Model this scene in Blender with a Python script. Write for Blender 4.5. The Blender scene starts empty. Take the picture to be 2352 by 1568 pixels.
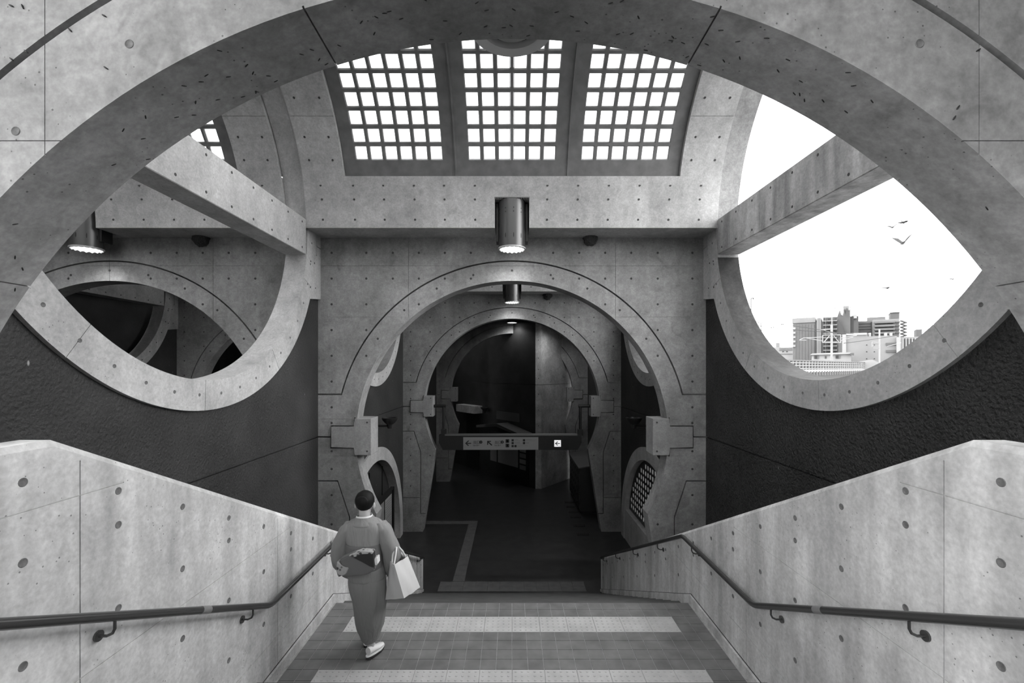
import bpy, bmesh, math, random
from mathutils import Vector, Matrix
PI = math.pi
random.seed(7)
SC = bpy.context.scene
COL = SC.collection
CZ = 5.4                       # eye height above the lower hall floor
F = 1045.0                     # focal length in pixels of the 2352x1568 frame

# ------------------------------------------------------------------ camera, sky, light
cam_d = bpy.data.cameras.new('camera')
cam = bpy.data.objects.new('camera', cam_d)
COL.objects.link(cam)
cam.location = (0, 0, CZ)
cam.rotation_euler = (PI / 2, 0, 0)
cam_d.sensor_width = 36
cam_d.lens = F / 2352 * 36
cam_d.shift_y = 59 / 2352
cam_d.clip_start = 0.05
cam_d.clip_end = 2000
SC.camera = cam

world = bpy.data.worlds.new('overcast_sky')
SC.world = world
world.use_nodes = True
wn = world.node_tree.nodes
wl = world.node_tree.links
bg = wn['Background']
SKY = 6.5
bg.inputs['Strength'].default_value = SKY
w_tc = wn.new('ShaderNodeTexCoord')
w_noise = wn.new('ShaderNodeTexNoise')
w_noise.inputs['Scale'].default_value = 2.2
w_noise.inputs['Detail'].default_value = 5
w_map = wn.new('ShaderNodeMapping')
w_map.inputs['Scale'].default_value = (1, 1, 2.2)
w_ramp = wn.new('ShaderNodeMapRange')
w_ramp.inputs['From Min'].default_value = 0.3
w_ramp.inputs['From Max'].default_value = 0.7
w_ramp.inputs['To Min'].default_value = 0.86
w_ramp.inputs['To Max'].default_value = 1.0
wl.new(w_tc.outputs['Generated'], w_map.inputs['Vector'])
wl.new(w_map.outputs['Vector'], w_noise.inputs['Vector'])
wl.new(w_noise.outputs['Fac'], w_ramp.inputs['Value'])
wl.new(w_ramp.outputs['Result'], bg.inputs['Color'])

sun_d = bpy.data.lights.new('hazy_sun', 'SUN')
sun_d.energy = 3.4
sun_d.angle = math.radians(60)
sun = bpy.data.objects.new('hazy_sun', sun_d)
COL.objects.link(sun)
sun.rotation_euler = Vector((-0.85, -0.05, -0.42)).to_track_quat('-Z', 'Y').to_euler()

vs = SC.view_settings
vs.view_transform = 'Standard'
vs.look = 'None'
vs.gamma = 1
vs.use_curve_mapping = False
vs.exposure = -0.2
SC.cycles.use_denoising = True
SC.cycles.max_bounces = 6
SC.cycles.diffuse_bounces = 2
SC.cycles.adaptive_threshold = .04
SC.cycles.glossy_bounces = 2
SC.cycles.transmission_bounces = 4
SC.cycles.transparent_max_bounces = 8
SC.cycles.sample_clamp_indirect = 8
SC.cycles.caustics_reflective = False
SC.cycles.caustics_refractive = False

# ------------------------------------------------------------------ materials
MATS = {}
def _mat(name):
    m = bpy.data.materials.new(name)
    m.use_nodes = True
    MATS[name] = m
    nt = m.node_tree
    return m, nt.nodes, nt.links, nt.nodes['Principled BSDF']

def plain(name, v, rough=0.6, metal=0.0, spec=0.5, noise=0.0, nscale=8.0):
    m, n, l, b = _mat(name)
    b.inputs['Roughness'].default_value = rough
    b.inputs['Metallic'].default_value = metal
    b.inputs['Specular IOR Level'].default_value = spec
    b.inputs['Base Color'].default_value = (v, v, v, 1)
    if noise:
        g = n.new('ShaderNodeNewGeometry')
        t = n.new('ShaderNodeTexNoise')
        t.inputs['Scale'].default_value = nscale
        t.inputs['Detail'].default_value = 4
        r = n.new('ShaderNodeMapRange')
        r.inputs['From Min'].default_value = .3
        r.inputs['From Max'].default_value = .7
        r.inputs['To Min'].default_value = v * (1 - noise)
        r.inputs['To Max'].default_value = v * (1 + noise)
        l.new(g.outputs['Position'], t.inputs['Vector'])
        l.new(t.outputs['Fac'], r.inputs['Value'])
        l.new(r.outputs['Result'], b.inputs['Base Color'])
    return m

def concrete(name, v, contrast=0.22, streak=0.10, pits=True, bump=0.12, rough=0.78):
    m, n, l, b = _mat(name)
    b.inputs['Roughness'].default_value = rough
    b.inputs['Specular IOR Level'].default_value = 0.3
    g = n.new('ShaderNodeNewGeometry')
    def noise(scale, detail, sc=(1, 1, 1), rgh=.55, dist=0.):
        mp = n.new('ShaderNodeMapping')
        mp.inputs['Scale'].default_value = sc
        t = n.new('ShaderNodeTexNoise')
        t.inputs['Scale'].default_value = scale
        t.inputs['Detail'].default_value = detail
        t.inputs['Roughness'].default_value = rgh
        t.inputs['Distortion'].default_value = dist
        l.new(g.outputs['Position'], mp.inputs['Vector'])
        l.new(mp.outputs['Vector'], t.inputs['Vector'])
        return t.outputs['Fac']
    def rng(src, a, b_, c, d):
        r = n.new('ShaderNodeMapRange')
        r.inputs['From Min'].default_value = a
        r.inputs['From Max'].default_value = b_
        r.inputs['To Min'].default_value = c
        r.inputs['To Max'].default_value = d
        l.new(src, r.inputs['Value'])
        return r.outputs['Result']
    def mul(a, b_):
        x = n.new('ShaderNodeMath')
        x.operation = 'MULTIPLY'
        l.new(a, x.inputs[0]); l.new(b_, x.inputs[1])
        return x.outputs[0]
    big = rng(noise(1.1, 3, dist=.4), .3, .7, 1 - contrast, 1 + contrast)
    mid = rng(noise(6.5, 4, rgh=.7, dist=.6), .3, .7, 1 - contrast * .55, 1 + contrast * .55)
    stk = rng(noise(5.0, 2, (1, 1, .12)), .35, .7, 1 + streak * .5, 1 - streak)
    fn_src = noise(40, 2)
    fine = rng(fn_src, .3, .7, .90, 1.10)
    grit = rng(noise(19, 3, rgh=.7), .3, .7, 1 - contrast * .5, 1 + contrast * .5)
    fac = mul(mul(mul(big, mid), mul(stk, fine)), grit)
    blot = rng(noise(2.6, 3, dist=1.2), .60, .74, 1.0, 1 - contrast * .9)
    fac = mul(fac, blot)
    if pits:
        vo = n.new('ShaderNodeTexVoronoi')
        vo.inputs['Scale'].default_value = 26
        vo.inputs['Randomness'].default_value = 1
        l.new(g.outputs['Position'], vo.inputs['Vector'])
        sel = rng(noise(3.1, 1), .40, .62, 0, 1)
        dist = n.new('ShaderNodeMath'); dist.operation = 'SUBTRACT'
        l.new(vo.outputs['Distance'], dist.inputs[0])
        sc_ = n.new('ShaderNodeMath'); sc_.operation = 'MULTIPLY'
        l.new(sel, sc_.inputs[0]); sc_.inputs[1].default_value = .10
        l.new(sc_.outputs[0], dist.inputs[1])
        fac = mul(fac, rng(dist.outputs[0], 0.0, .03, .42, 1.0))
    fin = n.new('ShaderNodeMath'); fin.operation = 'MULTIPLY'
    l.new(fac, fin.inputs[0]); fin.inputs[1].default_value = v
    l.new(fin.outputs[0], b.inputs['Base Color'])
    bp = n.new('ShaderNodeBump')
    bp.inputs['Strength'].default_value = bump
    bp.inputs['Distance'].default_value = .01
    l.new(fn_src, bp.inputs['Height'])
    l.new(bp.outputs['Normal'], b.inputs['Normal'])
    return m

def stucco(name, v, bump=0.9):
    m, n, l, b = _mat(name)
    b.inputs['Roughness'].default_value = .62
    b.inputs['Specular IOR Level'].default_value = .35
    g = n.new('ShaderNodeNewGeometry')
    t = n.new('ShaderNodeTexNoise')
    t.inputs['Scale'].default_value = 34
    t.inputs['Detail'].default_value = 3
    t2 = n.new('ShaderNodeTexNoise')
    t2.inputs['Scale'].default_value = 1.5
    t2.inputs['Detail'].default_value = 4
    for q in (t, t2):
        l.new(g.outputs['Position'], q.inputs['Vector'])
    r = n.new('ShaderNodeMapRange')
    r.inputs['From Min'].default_value = .3
    r.inputs['From Max'].default_value = .7
    r.inputs['To Min'].default_value = v * .75
    r.inputs['To Max'].default_value = v * 1.3
    l.new(t2.outputs['Fac'], r.inputs['Value'])
    # white bird-lime specks
    vo = n.new('ShaderNodeTexVoronoi')
    vo.inputs['Scale'].default_value = 3.2
    mp = n.new('ShaderNodeMapping')
    mp.inputs['Scale'].default_value = (1, 1, .45)
    l.new(g.outputs['Position'], mp.inputs['Vector'])
    l.new(mp.outputs['Vector'], vo.inputs['Vector'])
    s = n.new('ShaderNodeMapRange')
    s.inputs['From Min'].default_value = .018
    s.inputs['From Max'].default_value = .034
    s.inputs['To Min'].default_value = .28
    s.inputs['To Max'].default_value = 0
    l.new(vo.outputs['Distance'], s.inputs['Value'])
    ad = n.new('ShaderNodeMath'); ad.operation = 'ADD'
    l.new(r.outputs['Result'], ad.inputs[0]); l.new(s.outputs['Result'], ad.inputs[1])
    l.new(ad.outputs[0], b.inputs['Base Color'])
    bp = n.new('ShaderNodeBump')
    bp.inputs['Strength'].default_value = bump
    bp.inputs['Distance'].default_value = .03
    l.new(t.outputs['Fac'], bp.inputs['Height'])
    l.new(bp.outputs['Normal'], b.inputs['Normal'])
    return m

def emit(name, v, strength):
    m, n, l, b = _mat(name)
    b.inputs['Base Color'].default_value = (v, v, v, 1)
    b.inputs['Emission Color'].default_value = (1, 1, 1, 1)
    b.inputs['Emission Strength'].default_value = strength
    return m

def clear_pane(name, v=0.95, mix=0.35):
    """glass block: mostly lets daylight through, partly scattering it"""
    m, n, l, b = _mat(name)
    n.remove(b)
    out = n['Material Output']
    tr = n.new('ShaderNodeBsdfTransparent')
    tr.inputs['Color'].default_value = (v, v, v, 1)
    tl = n.new('ShaderNodeBsdfTranslucent')
    tl.inputs['Color'].default_value = (v, v, v, 1)
    gl = n.new('ShaderNodeBsdfGlossy')
    gl.inputs['Roughness'].default_value = .2
    mx = n.new('ShaderNodeMixShader'); mx.inputs[0].default_value = mix
    l.new(tr.outputs[0], mx.inputs[1]); l.new(tl.outputs[0], mx.inputs[2])
    m2 = n.new('ShaderNodeMixShader'); m2.inputs[0].default_value = .06
    l.new(mx.outputs[0], m2.inputs[1]); l.new(gl.outputs[0], m2.inputs[2])
    l.new(m2.outputs[0], out.inputs['Surface'])
    return m

def pattern_cloth(name, a, b_, scale):
    m, n, l, b = _mat(name)
    b.inputs['Roughness'].default_value = .7
    tc = n.new('ShaderNodeTexCoord')
    t = n.new('ShaderNodeTexVoronoi')
    t.inputs['Scale'].default_value = scale
    l.new(tc.outputs['Object'], t.inputs['Vector'])
    r = n.new('ShaderNodeMapRange')
    r.inputs['From Min'].default_value = .25
    r.inputs['From Max'].default_value = .45
    r.inputs['To Min'].default_value = a
    r.inputs['To Max'].default_value = b_
    l.new(t.outputs['Distance'], r.inputs['Value'])
    l.new(r.outputs['Result'], b.inputs['Base Color'])
    return m

def cloth(name, v):
    m, n, l, b = _mat(name)
    b.inputs['Roughness'].default_value = .75
    b.inputs['Specular IOR Level'].default_value = .25
    b.inputs['Base Color'].default_value = (v, v, v, 1)
    tc = n.new('ShaderNodeTexCoord'); mp = n.new('ShaderNodeMapping'); mp.inputs['Scale'].default_value = (1, 1, .3)
    t = n.new('ShaderNodeTexNoise'); t.inputs['Scale'].default_value = 16; t.inputs['Detail'].default_value = 2; t.inputs['Distortion'].default_value = .5
    bp = n.new('ShaderNodeBump'); bp.inputs['Strength'].default_value = .55; bp.inputs['Distance'].default_value = .035
    l.new(tc.outputs['Object'], mp.inputs['Vector']); l.new(mp.outputs['Vector'], t.inputs['Vector'])
    l.new(t.outputs['Fac'], bp.inputs['Height']); l.new(bp.outputs['Normal'], b.inputs['Normal'])
    return m
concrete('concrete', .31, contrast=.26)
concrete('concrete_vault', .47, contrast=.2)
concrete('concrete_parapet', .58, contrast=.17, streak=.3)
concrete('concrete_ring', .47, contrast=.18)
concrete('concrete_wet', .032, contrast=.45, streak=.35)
concrete('concrete_drip', .45, contrast=.22, streak=.38)
concrete('concrete_block', .34, contrast=.14, pits=False)
concrete('concrete_sign_wall', .5, contrast=.3)
plain('tie_plug', .15, .85, noise=.3, nscale=40)
plain('tie_plug_small', .06, .85)
plain('lamp_flange', .8, .5)
plain('joint_dark', .05, .9)
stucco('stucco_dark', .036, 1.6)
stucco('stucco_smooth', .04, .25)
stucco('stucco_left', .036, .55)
plain('floor_dark', .035, .35, noise=.3, nscale=3)
plain('tile_grey', .16, .5, noise=.25, nscale=5)
plain('tile_grout', .38, .85, noise=.2, nscale=20)
plain('tile_tactile', .46, .6, noise=.12, nscale=6)
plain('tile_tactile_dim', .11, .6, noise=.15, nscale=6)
plain('step_grey', .075, .6, noise=.2, nscale=5)
plain('rail_dark', .04, .27, 0, .8)
plain('rail_sleeve', .28, .35, .4)
plain('steel_dark', .05, .38, .5)
plain('lamp_steel', .12, .35, .6)
plain('steel_black', .012, .5)
plain('steel_mid', .18, .4, .5)
plain('frame_grey', .17, .65, noise=.2, nscale=6)
plain('glass_rim', .55, .3, noise=.1, nscale=10)
clear_pane('glass_block')
clear_pane('lattice_glass', .3, .8)
emit('lamp_glow', 1, 5.0)
emit('lit_sign', 1, .75)
emit('lamp_ring', .8, .8)
plain('lamp_glass_off', .5, .2)
plain('sign_face', .28, .5)
plain('ink', .012, .6)
plain('ink_grey', .2, .6)
plain('skin', .5, .5)
plain('hair', .008, .55, spec=.15)
plain('white_cloth', .8, .7)
cloth('kimono', .25)
plain('obi_plain', .14, .7)
pattern_cloth('obi_pattern', .05, .4, 26)
plain('obi_dark', .02, .6)
plain('bag_white', .6, .6)
plain('sandal', .02, .6)
plain('nest', .06, 1, noise=.5, nscale=60)
plain('bird_grey', .02, .8)
for nm, v in (('city_white', .27), ('city_pale', .19), ('city_grey', .13), ('city_mid', .085), ('city_dark', .045), ('city_window', .035), ('ground_pale', .2)):
    plain(nm, v, .8, noise=.08, nscale=.3)

# ------------------------------------------------------------------ helpers
def props(o, label=None, cat=None, group=None, kind=None):
    if label: o['label'] = label
    if cat: o['category'] = cat
    if group: o['group'] = group
    if kind: o['kind'] = kind
    return o

def sharpen(bm, ang=.55):
    for f in bm.faces: f.smooth = True
    for e in bm.edges:
        if len(e.link_faces) == 2:
            e.smooth = e.calc_face_angle(0) < ang
        else:
            e.smooth = False

def link(name, bm, mat, parent=None, fix=True, ang=.55):
    if fix: bmesh.ops.recalc_face_normals(bm, faces=bm.faces[:])
    sharpen(bm, ang)
    me = bpy.data.meshes.new(name)
    bm.to_mesh(me); bm.free()
    for m in (mat if isinstance(mat, (list, tuple)) else [mat]):
        me.materials.append(MATS[m])
    o = bpy.data.objects.new(name, me)
    COL.objects.link(o)
    if parent is not None: o.parent = parent
    return o

def link_mesh(name, me, parent=None, loc=None, rot=None, scale=None):
    o = bpy.data.objects.new(name, me)
    COL.objects.link(o)
    if parent is not None: o.parent = parent
    if loc is not None: o.location = loc
    if rot is not None: o.rotation_euler = rot
    if scale is not None: o.scale = scale
    return o

def empty(name, loc=(0, 0, 0), rz=0):
    o = bpy.data.objects.new(name, None)
    COL.objects.link(o)
    o.location = loc; o.rotation_euler = (0, 0, rz)
    o.empty_display_size = .1
    return o

def box(bm, x0, x1, y0, y1, z0, z1, mi=0):
    v = [bm.verts.new(p) for p in ((x0, y0, z0), (x1, y0, z0), (x1, y1, z0), (x0, y1, z0), (x0, y0, z1), (x1, y0, z1), (x1, y1, z1), (x0, y1, z1))]
    for q in ((0, 3, 2, 1), (4, 5, 6, 7), (0, 1, 5, 4), (1, 2, 6, 5), (2, 3, 7, 6), (3, 0, 4, 7)):
        bm.faces.new([v[i] for i in q]).material_index = mi
    return v

def box_obj(name, mat, b, parent=None, bev=0.0):
    bm = bmesh.new(); box(bm, *b)
    if bev:
        bmesh.ops.bevel(bm, geom=bm.edges[:] , offset=bev, segments=1, affect='EDGES')
    return link(name, bm, mat, parent)

def prism(bm, pts, a0, a1, axis):
    """polygon extruded along axis. axis 'y': pts=(x,z); 'x': pts=(y,z); 'z': pts=(x,y)"""
    def P(p, a):
        return {'y': (p[0], a, p[1]), 'x': (a, p[0], p[1]), 'z': (p[0], p[1], a)}[axis]
    A = [bm.verts.new(P(p, a0)) for p in pts]
    B = [bm.verts.new(P(p, a1)) for p in pts]
    n = len(pts)
    bm.faces.new(A); bm.faces.new(B[::-1])
    for i in range(n):
        bm.faces.new((A[i], B[i], B[(i + 1) % n], A[(i + 1) % n]))

def ribbon(bm, pts, w, a0, a1, axis, closed=False):
    """solid strip of width w along a polyline, from depth a0 to a1 (for grooves)"""
    n = len(pts)
    L, R = [], []
    for i in range(n):
        p = Vector(pts[i])
        if closed: pa, pb = Vector(pts[i - 1]), Vector(pts[(i + 1) % n])
        else: pa, pb = Vector(pts[max(i - 1, 0)]), Vector(pts[min(i + 1, n - 1)])
        d1 = (p - pa).normalized() if (p - pa).length > 1e-9 else (pb - p).normalized()
        d2 = (pb - p).normalized() if (pb - p).length > 1e-9 else d1
        nrm = Vector((-(d1 + d2).y, (d1 + d2).x)).normalized()
        k = w / 2 / max(.4, nrm.dot(Vector((-d1.y, d1.x))))
        L.append(p + nrm * k); R.append(p - nrm * k)
    if closed:
        m = len(pts)
        def P(p, a):
            return {'y': (p[0], a, p[1]), 'x': (a, p[0], p[1])}[axis]
        q = [[bm.verts.new(P(p, a)) for p in s] for s in (L, R) for a in (a0, a1)]
        for i in range(m):
            j = (i + 1) % m
            bm.faces.new((q[0][i], q[0][j], q[2][j], q[2][i]))
            bm.faces.new((q[1][i], q[3][i], q[3][j], q[1][j]))
            bm.faces.new((q[0][i], q[1][i], q[1][j], q[0][j]))
            bm.faces.new((q[2][i], q[2][j], q[3][j], q[3][i]))
    else:
        prism(bm, [tuple(p) for p in L] + [tuple(p) for p in reversed(R)], a0, a1, axis)

def arc(cx, cz, r, a0, a1, n):
    return [(cx + r * math.cos(a0 + (a1 - a0) * i / n), cz + r * math.sin(a0 + (a1 - a0) * i / n)) for i in range(n + 1)]

def cut(obj, cutters):
    """boolean difference with a list of bmeshes, baked"""
    tmp = []
    for bm in cutters:
        bmesh.ops.recalc_face_normals(bm, faces=bm.faces[:])
        me = bpy.data.meshes.new('cutter'); bm.to_mesh(me); bm.free()
        c = bpy.data.objects.new('cutter', me); COL.objects.link(c); tmp.append(c)
        md = obj.modifiers.new('b', 'BOOLEAN')
        md.operation = 'DIFFERENCE'; md.object = c
        try: md.solver = 'MANIFOLD'
        except TypeError: md.solver = 'EXACT'
    dg = bpy.context.evaluated_depsgraph_get()
    me = bpy.data.meshes.new_from_object(obj.evaluated_get(dg))
    old = obj.data
    obj.modifiers.clear()
    bm = bmesh.new(); bm.from_mesh(me)
    if len(bm.faces) < 4:
        bm.free(); print('BOOLEAN FAILED', obj.name)
    else:
        bmesh.ops.remove_doubles(bm, verts=bm.verts[:], dist=1e-5)
        sharpen(bm, .4)
        bm.to_mesh(me); bm.free()
        nm = old.name; mats = [m for m in old.materials]
        obj.data = me
        me.materials.clear()
        for m in mats: me.materials.append(m)
        for p in me.polygons: p.material_index = 0
    for c in tmp:
        d = c.data; bpy.data.objects.remove(c); bpy.data.meshes.remove(d)

def tube(bm, pts, r, n=10, caps=True, mi=0):
    rings = []
    pts = [Vector(p) for p in pts]
    up0 = None
    for i, p in enumerate(pts):
        d = (pts[min(i + 1, len(pts) - 1)] - pts[max(i - 1, 0)]).normalized()
        up = Vector((0, 0, 1)) if abs(d.z) < .95 else Vector((0, 1, 0))
        if up0 is not None and abs(d.dot(up0)) < .95: up = up0
        s = d.cross(up).normalized(); u = s.cross(d).normalized(); up0 = u
        rr = r[i] if isinstance(r, (list, tuple)) else r
        rings.append([bm.verts.new(p + (s * math.cos(2 * PI * k / n) + u * math.sin(2 * PI * k / n)) * rr) for k in range(n)])
    for a, b in zip(rings, rings[1:]):
        for k in range(n):
            bm.faces.new((a[k], a[(k + 1) % n], b[(k + 1) % n], b[k])).material_index = mi
    if caps:
        bm.faces.new(rings[0][::-1]).material_index = mi; bm.faces.new(rings[-1]).material_index = mi
    return rings

def lathe(bm, prof, c, n=24, mi=0, axis='z'):
    """prof: list of (r, h); a revolved open or closed profile"""
    rings = []
    for r, h in prof:
        ring = []
        for k in range(n):
            a = 2 * PI * k / n
            q = {'z': (r * math.cos(a), r * math.sin(a), h), 'x': (h, r * math.cos(a), r * math.sin(a)), 'y': (r * math.cos(a), h, r * math.sin(a))}[axis]
            ring.append(bm.verts.new((c[0] + q[0], c[1] + q[1], c[2] + q[2])))
        rings.append(ring)
    for a, b in zip(rings, rings[1:]):
        for k in range(n):
            bm.faces.new((a[k], a[(k + 1) % n], b[(k + 1) % n], b[k])).material_index = mi
    bm.faces.new(rings[0][::-1]).material_index = mi
    bm.faces.new(rings[-1]).material_index = mi

def grid_slab(bm, xs, ts, hole, fn, d0, d1):
    """slab over a grid with open cells. fn(a, t, d) -> point"""
    nx, nt = len(xs), len(ts)
    V = {}
    def vert(i, j, k):
        if (i, j, k) not in V: V[(i, j, k)] = bm.verts.new(fn(xs[i], ts[j], (d0, d1)[k]))
        return V[(i, j, k)]
    solid = lambda i, j: 0 <= i < nx - 1 and 0 <= j < nt - 1 and not hole(i, j)
    for i in range(nx - 1):
        for j in range(nt - 1):
            if not solid(i, j): continue
            bm.faces.new([vert(*q, 0) for q in ((i, j), (i + 1, j), (i + 1, j + 1), (i, j + 1))])
            bm.faces.new([vert(*q, 1) for q in ((i, j), (i, j + 1), (i + 1, j + 1), (i + 1, j))])
            for (ni, nj, a, b) in ((i - 1, j, (i, j), (i, j + 1)), (i + 1, j, (i + 1, j), (i + 1, j + 1)), (i, j - 1, (i, j), (i + 1, j)), (i, j + 1, (i, j + 1), (i + 1, j + 1))):
                if not solid(ni, nj):
                    bm.faces.new((vert(*a, 0), vert(*b, 0), vert(*b, 1), vert(*a, 1)))

def P(px, py, Y):
    """the point at depth Y that a pixel of the photograph looks at"""
    return Vector(((px - 1176) * Y / F, Y, CZ - (py - 843) * Y / F))

def tie_mesh(r):
    """a shallow cone recess with a raised lip, facing -y"""
    bm = bmesh.new()
    lathe(bm, [(r, .006), (r, -.0012), (r * .86, -.0022), (r * .74, -.0006), (r * .2, -.0003)], (0, 0, 0), 14, axis='y')
    bmesh.ops.recalc_face_normals(bm, faces=bm.faces[:])
    sharpen(bm, .9)
    me = bpy.data.meshes.new('tie_hole'); bm.to_mesh(me); bm.free()
    me.materials.append(MATS['tie_plug'])
    return me
TIE = tie_mesh(.0185)
TIE_BIG = tie_mesh(.0205)

def tie_parts(parent, pts, facing, me=None):
    rot = {'-y': (0, 0, 0), '+x': (0, 0, PI / 2), '-x': (0, 0, -PI / 2)}[facing]
    for p in pts:
        link_mesh('tie_hole', me or TIE, parent, p, rot)

def tie_stuff(parent, pts, facing, r=.02):
    """the same tie holes where they are only a few pixels across, one part"""
    bm = bmesh.new()
    rot = {'-y': Matrix(), '+x': Matrix.Rotation(PI / 2, 4, 'Z'), '-x': Matrix.Rotation(-PI / 2, 4, 'Z')}[facing]
    for p in pts:
        M = Matrix.Translation(p) @ rot
        c = bm.verts.new(M @ Vector((0, -.0005, 0)))
        ring = [bm.verts.new(M @ Vector((r * math.cos(2 * PI * k / 8), -.0015, r * math.sin(2 * PI * k / 8)))) for k in range(8)]
        ring2 = [bm.verts.new(M @ Vector((r * math.cos(2 * PI * k / 8), .003, r * math.sin(2 * PI * k / 8)))) for k in range(8)]
        for k in range(8):
            bm.faces.new((c, ring[k], ring[(k + 1) % 8]))
            bm.faces.new((ring[k], ring2[k], ring2[(k + 1) % 8], ring[(k + 1) % 8]))
    o = link('tie_holes', bm, 'tie_plug_small', parent, fix=True)
    o['kind'] = 'stuff'
    return o

# ------------------------------------------------------------------ dimensions (metres; u = height over the eye)
PITCH = 7.43                  # nave to nave
XW = 3.535                    # inner face of the side walls
XO = PITCH - XW               # outer face
TH = .35                      # arch wall thickness
AW = [1.86, 8.40, 14.94, 21.48]   # front faces of the arch walls
CU = -1.286                   # centre of the arch circles
RI, RG = 2.88, 3.245          # arch opening radius and groove radius
BC = [5.34, 11.85]            # bay centres
VU, VR = 2.38, 2.46           # vault axis height and radius
RIN, ROUT = 2.53, 2.88        # side ring radii
SOFF = 2.387                  # soffit of the roof beams
FLOOR_U = -5.4
LAND = -2.81
Z = lambda u: CZ + u

# ------------------------------------------------------------------ arch walls
def arch_outline(x0, hw=PITCH / 2, top=SOFF):
    ka = -math.asin((2.71 + CU) / RI)
    pts = [(x0 - hw, Z(FLOOR_U)), (x0 - hw, Z(top)), (x0 + hw, Z(top)), (x0 + hw, Z(FLOOR_U)), (x0 + 2.93, Z(FLOOR_U))]
    pts += arc(x0, Z(CU), RI, ka, PI - ka, 128)
    pts += [(x0 - 2.93, Z(FLOOR_U))]
    return pts

def arch_grooves(x0, y, wide=.028, top=SOFF, hw=PITCH / 2):
    bms = []
    d0, d1 = y - .02, y + (.2 if wide > .029 else .12)
    fine0, fine1 = y - .02, y + .008
    a0 = math.asin((-.5 - CU) / RG)
    fw = .0035 if wide > .029 else .006
    def rib(pts, w, deep=True):
        bm = bmesh.new(); ribbon(bm, pts, w, d0, d1 if deep else fine1, 'y'); bms.append(bm)
    circ = arc(x0, Z(CU), RG, a0, PI - a0, 96)
    rib([(x0 + hw + .02, Z(-.5))] + circ + [(x0 - hw - .02, Z(-.5))], wide)
    for s in (-1, 1):
        rib([(x0 + s * (hw + .02), Z(CU)), (x0 + s * 3.34, Z(CU))], wide)
        rib([(x0 + s * (hw + .02), Z(-2.1)), (x0 + s * 3.22, Z(-2.1)), (x0 + s * 3.0, Z(-2.77)), (x0 + s * 3.0, Z(-4.8)), (x0 + s * 2.80, Z(-4.8))], wide * .8)
        rib([(x0 + s * (hw + .02), Z(-4.28)), (x0 + s * 3.02, Z(-4.28))], wide * .7)
        rib([(x0 + s * 3.34, Z(CU)), (x0 + s * 3.34, Z(CU + .2)), (x0 + s * 2.90, Z(CU + .2)), (x0 + s * 2.90, Z(CU + .36))], wide * .8)
        rib([(x0 + s * 3.34, Z(CU)), (x0 + s * 3.34, Z(CU - .2)), (x0 + s * 2.90, Z(CU - .2)), (x0 + s * 2.90, Z(CU - .36))], wide * .8)
        rib([(x0 + s * 1.91, Z(top + .02)), (x0 + s * 1.91, Z(.75))], fw, False)
        rib([(x0 + s * (hw + .02), Z(CU + .33)), (x0 + s * 2.8, Z(CU + .33))], fw, False)
        rib([(x0 + s * (hw + .02), Z(CU - .35)), (x0 + s * 2.8, Z(CU - .35))], fw, False)
        rib([(x0 + s * (hw + .02), Z(-.035)), (x0 + s * 2.55, Z(-.035))], fw, False)
        rib([(x0 + s * (hw + .02), Z(.925)), (x0 + s * 1.7, Z(.925))], fw, False)
    rib([(x0 - hw - .02, Z(1.87)), (x0 + hw + .02, Z(1.87))], fw, False)
    rib([(x0, Z(top + .02)), (x0, Z(1.5))], fw, False)
    return bms

def arch_tie_points(x0, y):
    pts = []
    for u in (2.11, 1.635, 1.16, .685, .21, -.265, -.74, -1.03, -1.55, -1.88, -2.36, -2.9, -3.4, -3.9):
        for x in (-3.33, -2.69, -2.20, -1.72, -1.24, -.76, -.28, .28, .76, 1.24, 1.72, 2.20, 2.69, 3.33):
            if abs(u + .74) < .9 and abs(x) < 3.3 and abs(x) > 2.95: continue
            q = u - CU
            r = math.hypot(x, q)
            lim = RI + .08 if u > -2.7 else 2.6 + (-2.7 - u) * .14
            if (u > -2.7 and r < RI + .1) or (u <= -2.7 and abs(x) < lim): continue
            if abs(r - RG) < .06 and u > -.5: continue
            if abs(x) < .34 and u > 2.0: continue
            if abs(u - CU) < .24 and abs(x) < 3.4: continue
            pts.append((x0 + x, y, Z(u)))
    for k in range(-4, 5):
        a = PI / 2 + k * .235
        pts.append((x0 + 3.07 * math.cos(a), y, Z(CU) + 3.07 * math.sin(a)))
    return pts

def tee_block(parent, x0, y, s):
    """T-shaped concrete bearing block in the arch flank"""
    o = 0.0
    sx = lambda v: x0 + s * v
    bm = bmesh.new()
    pts = [(sx(3.33), Z(CU + .19)), (sx(2.90), Z(CU + .19)), (sx(2.90), Z(CU + .34)), (sx(2.59), Z(CU + .34)), (sx(2.59), Z(CU - .335)), (sx(2.90), Z(CU - .335)), (sx(2.90), Z(CU - .19)), (sx(3.33), Z(CU - .19))]
    prism(bm, pts, y - .035, y + TH + .05, 'y')
    bmesh.ops.bevel(bm, geom=bm.edges[:], offset=.008, segments=1, affect='EDGES')
    b = link('bearing_block', bm, 'concrete_block', parent)
    tie_stuff(b, [(sx(2.665), y - .036, Z(CU + .27)), (sx(2.665), y - .036, Z(CU - .26))], '-y', .018)
    return b

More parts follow.
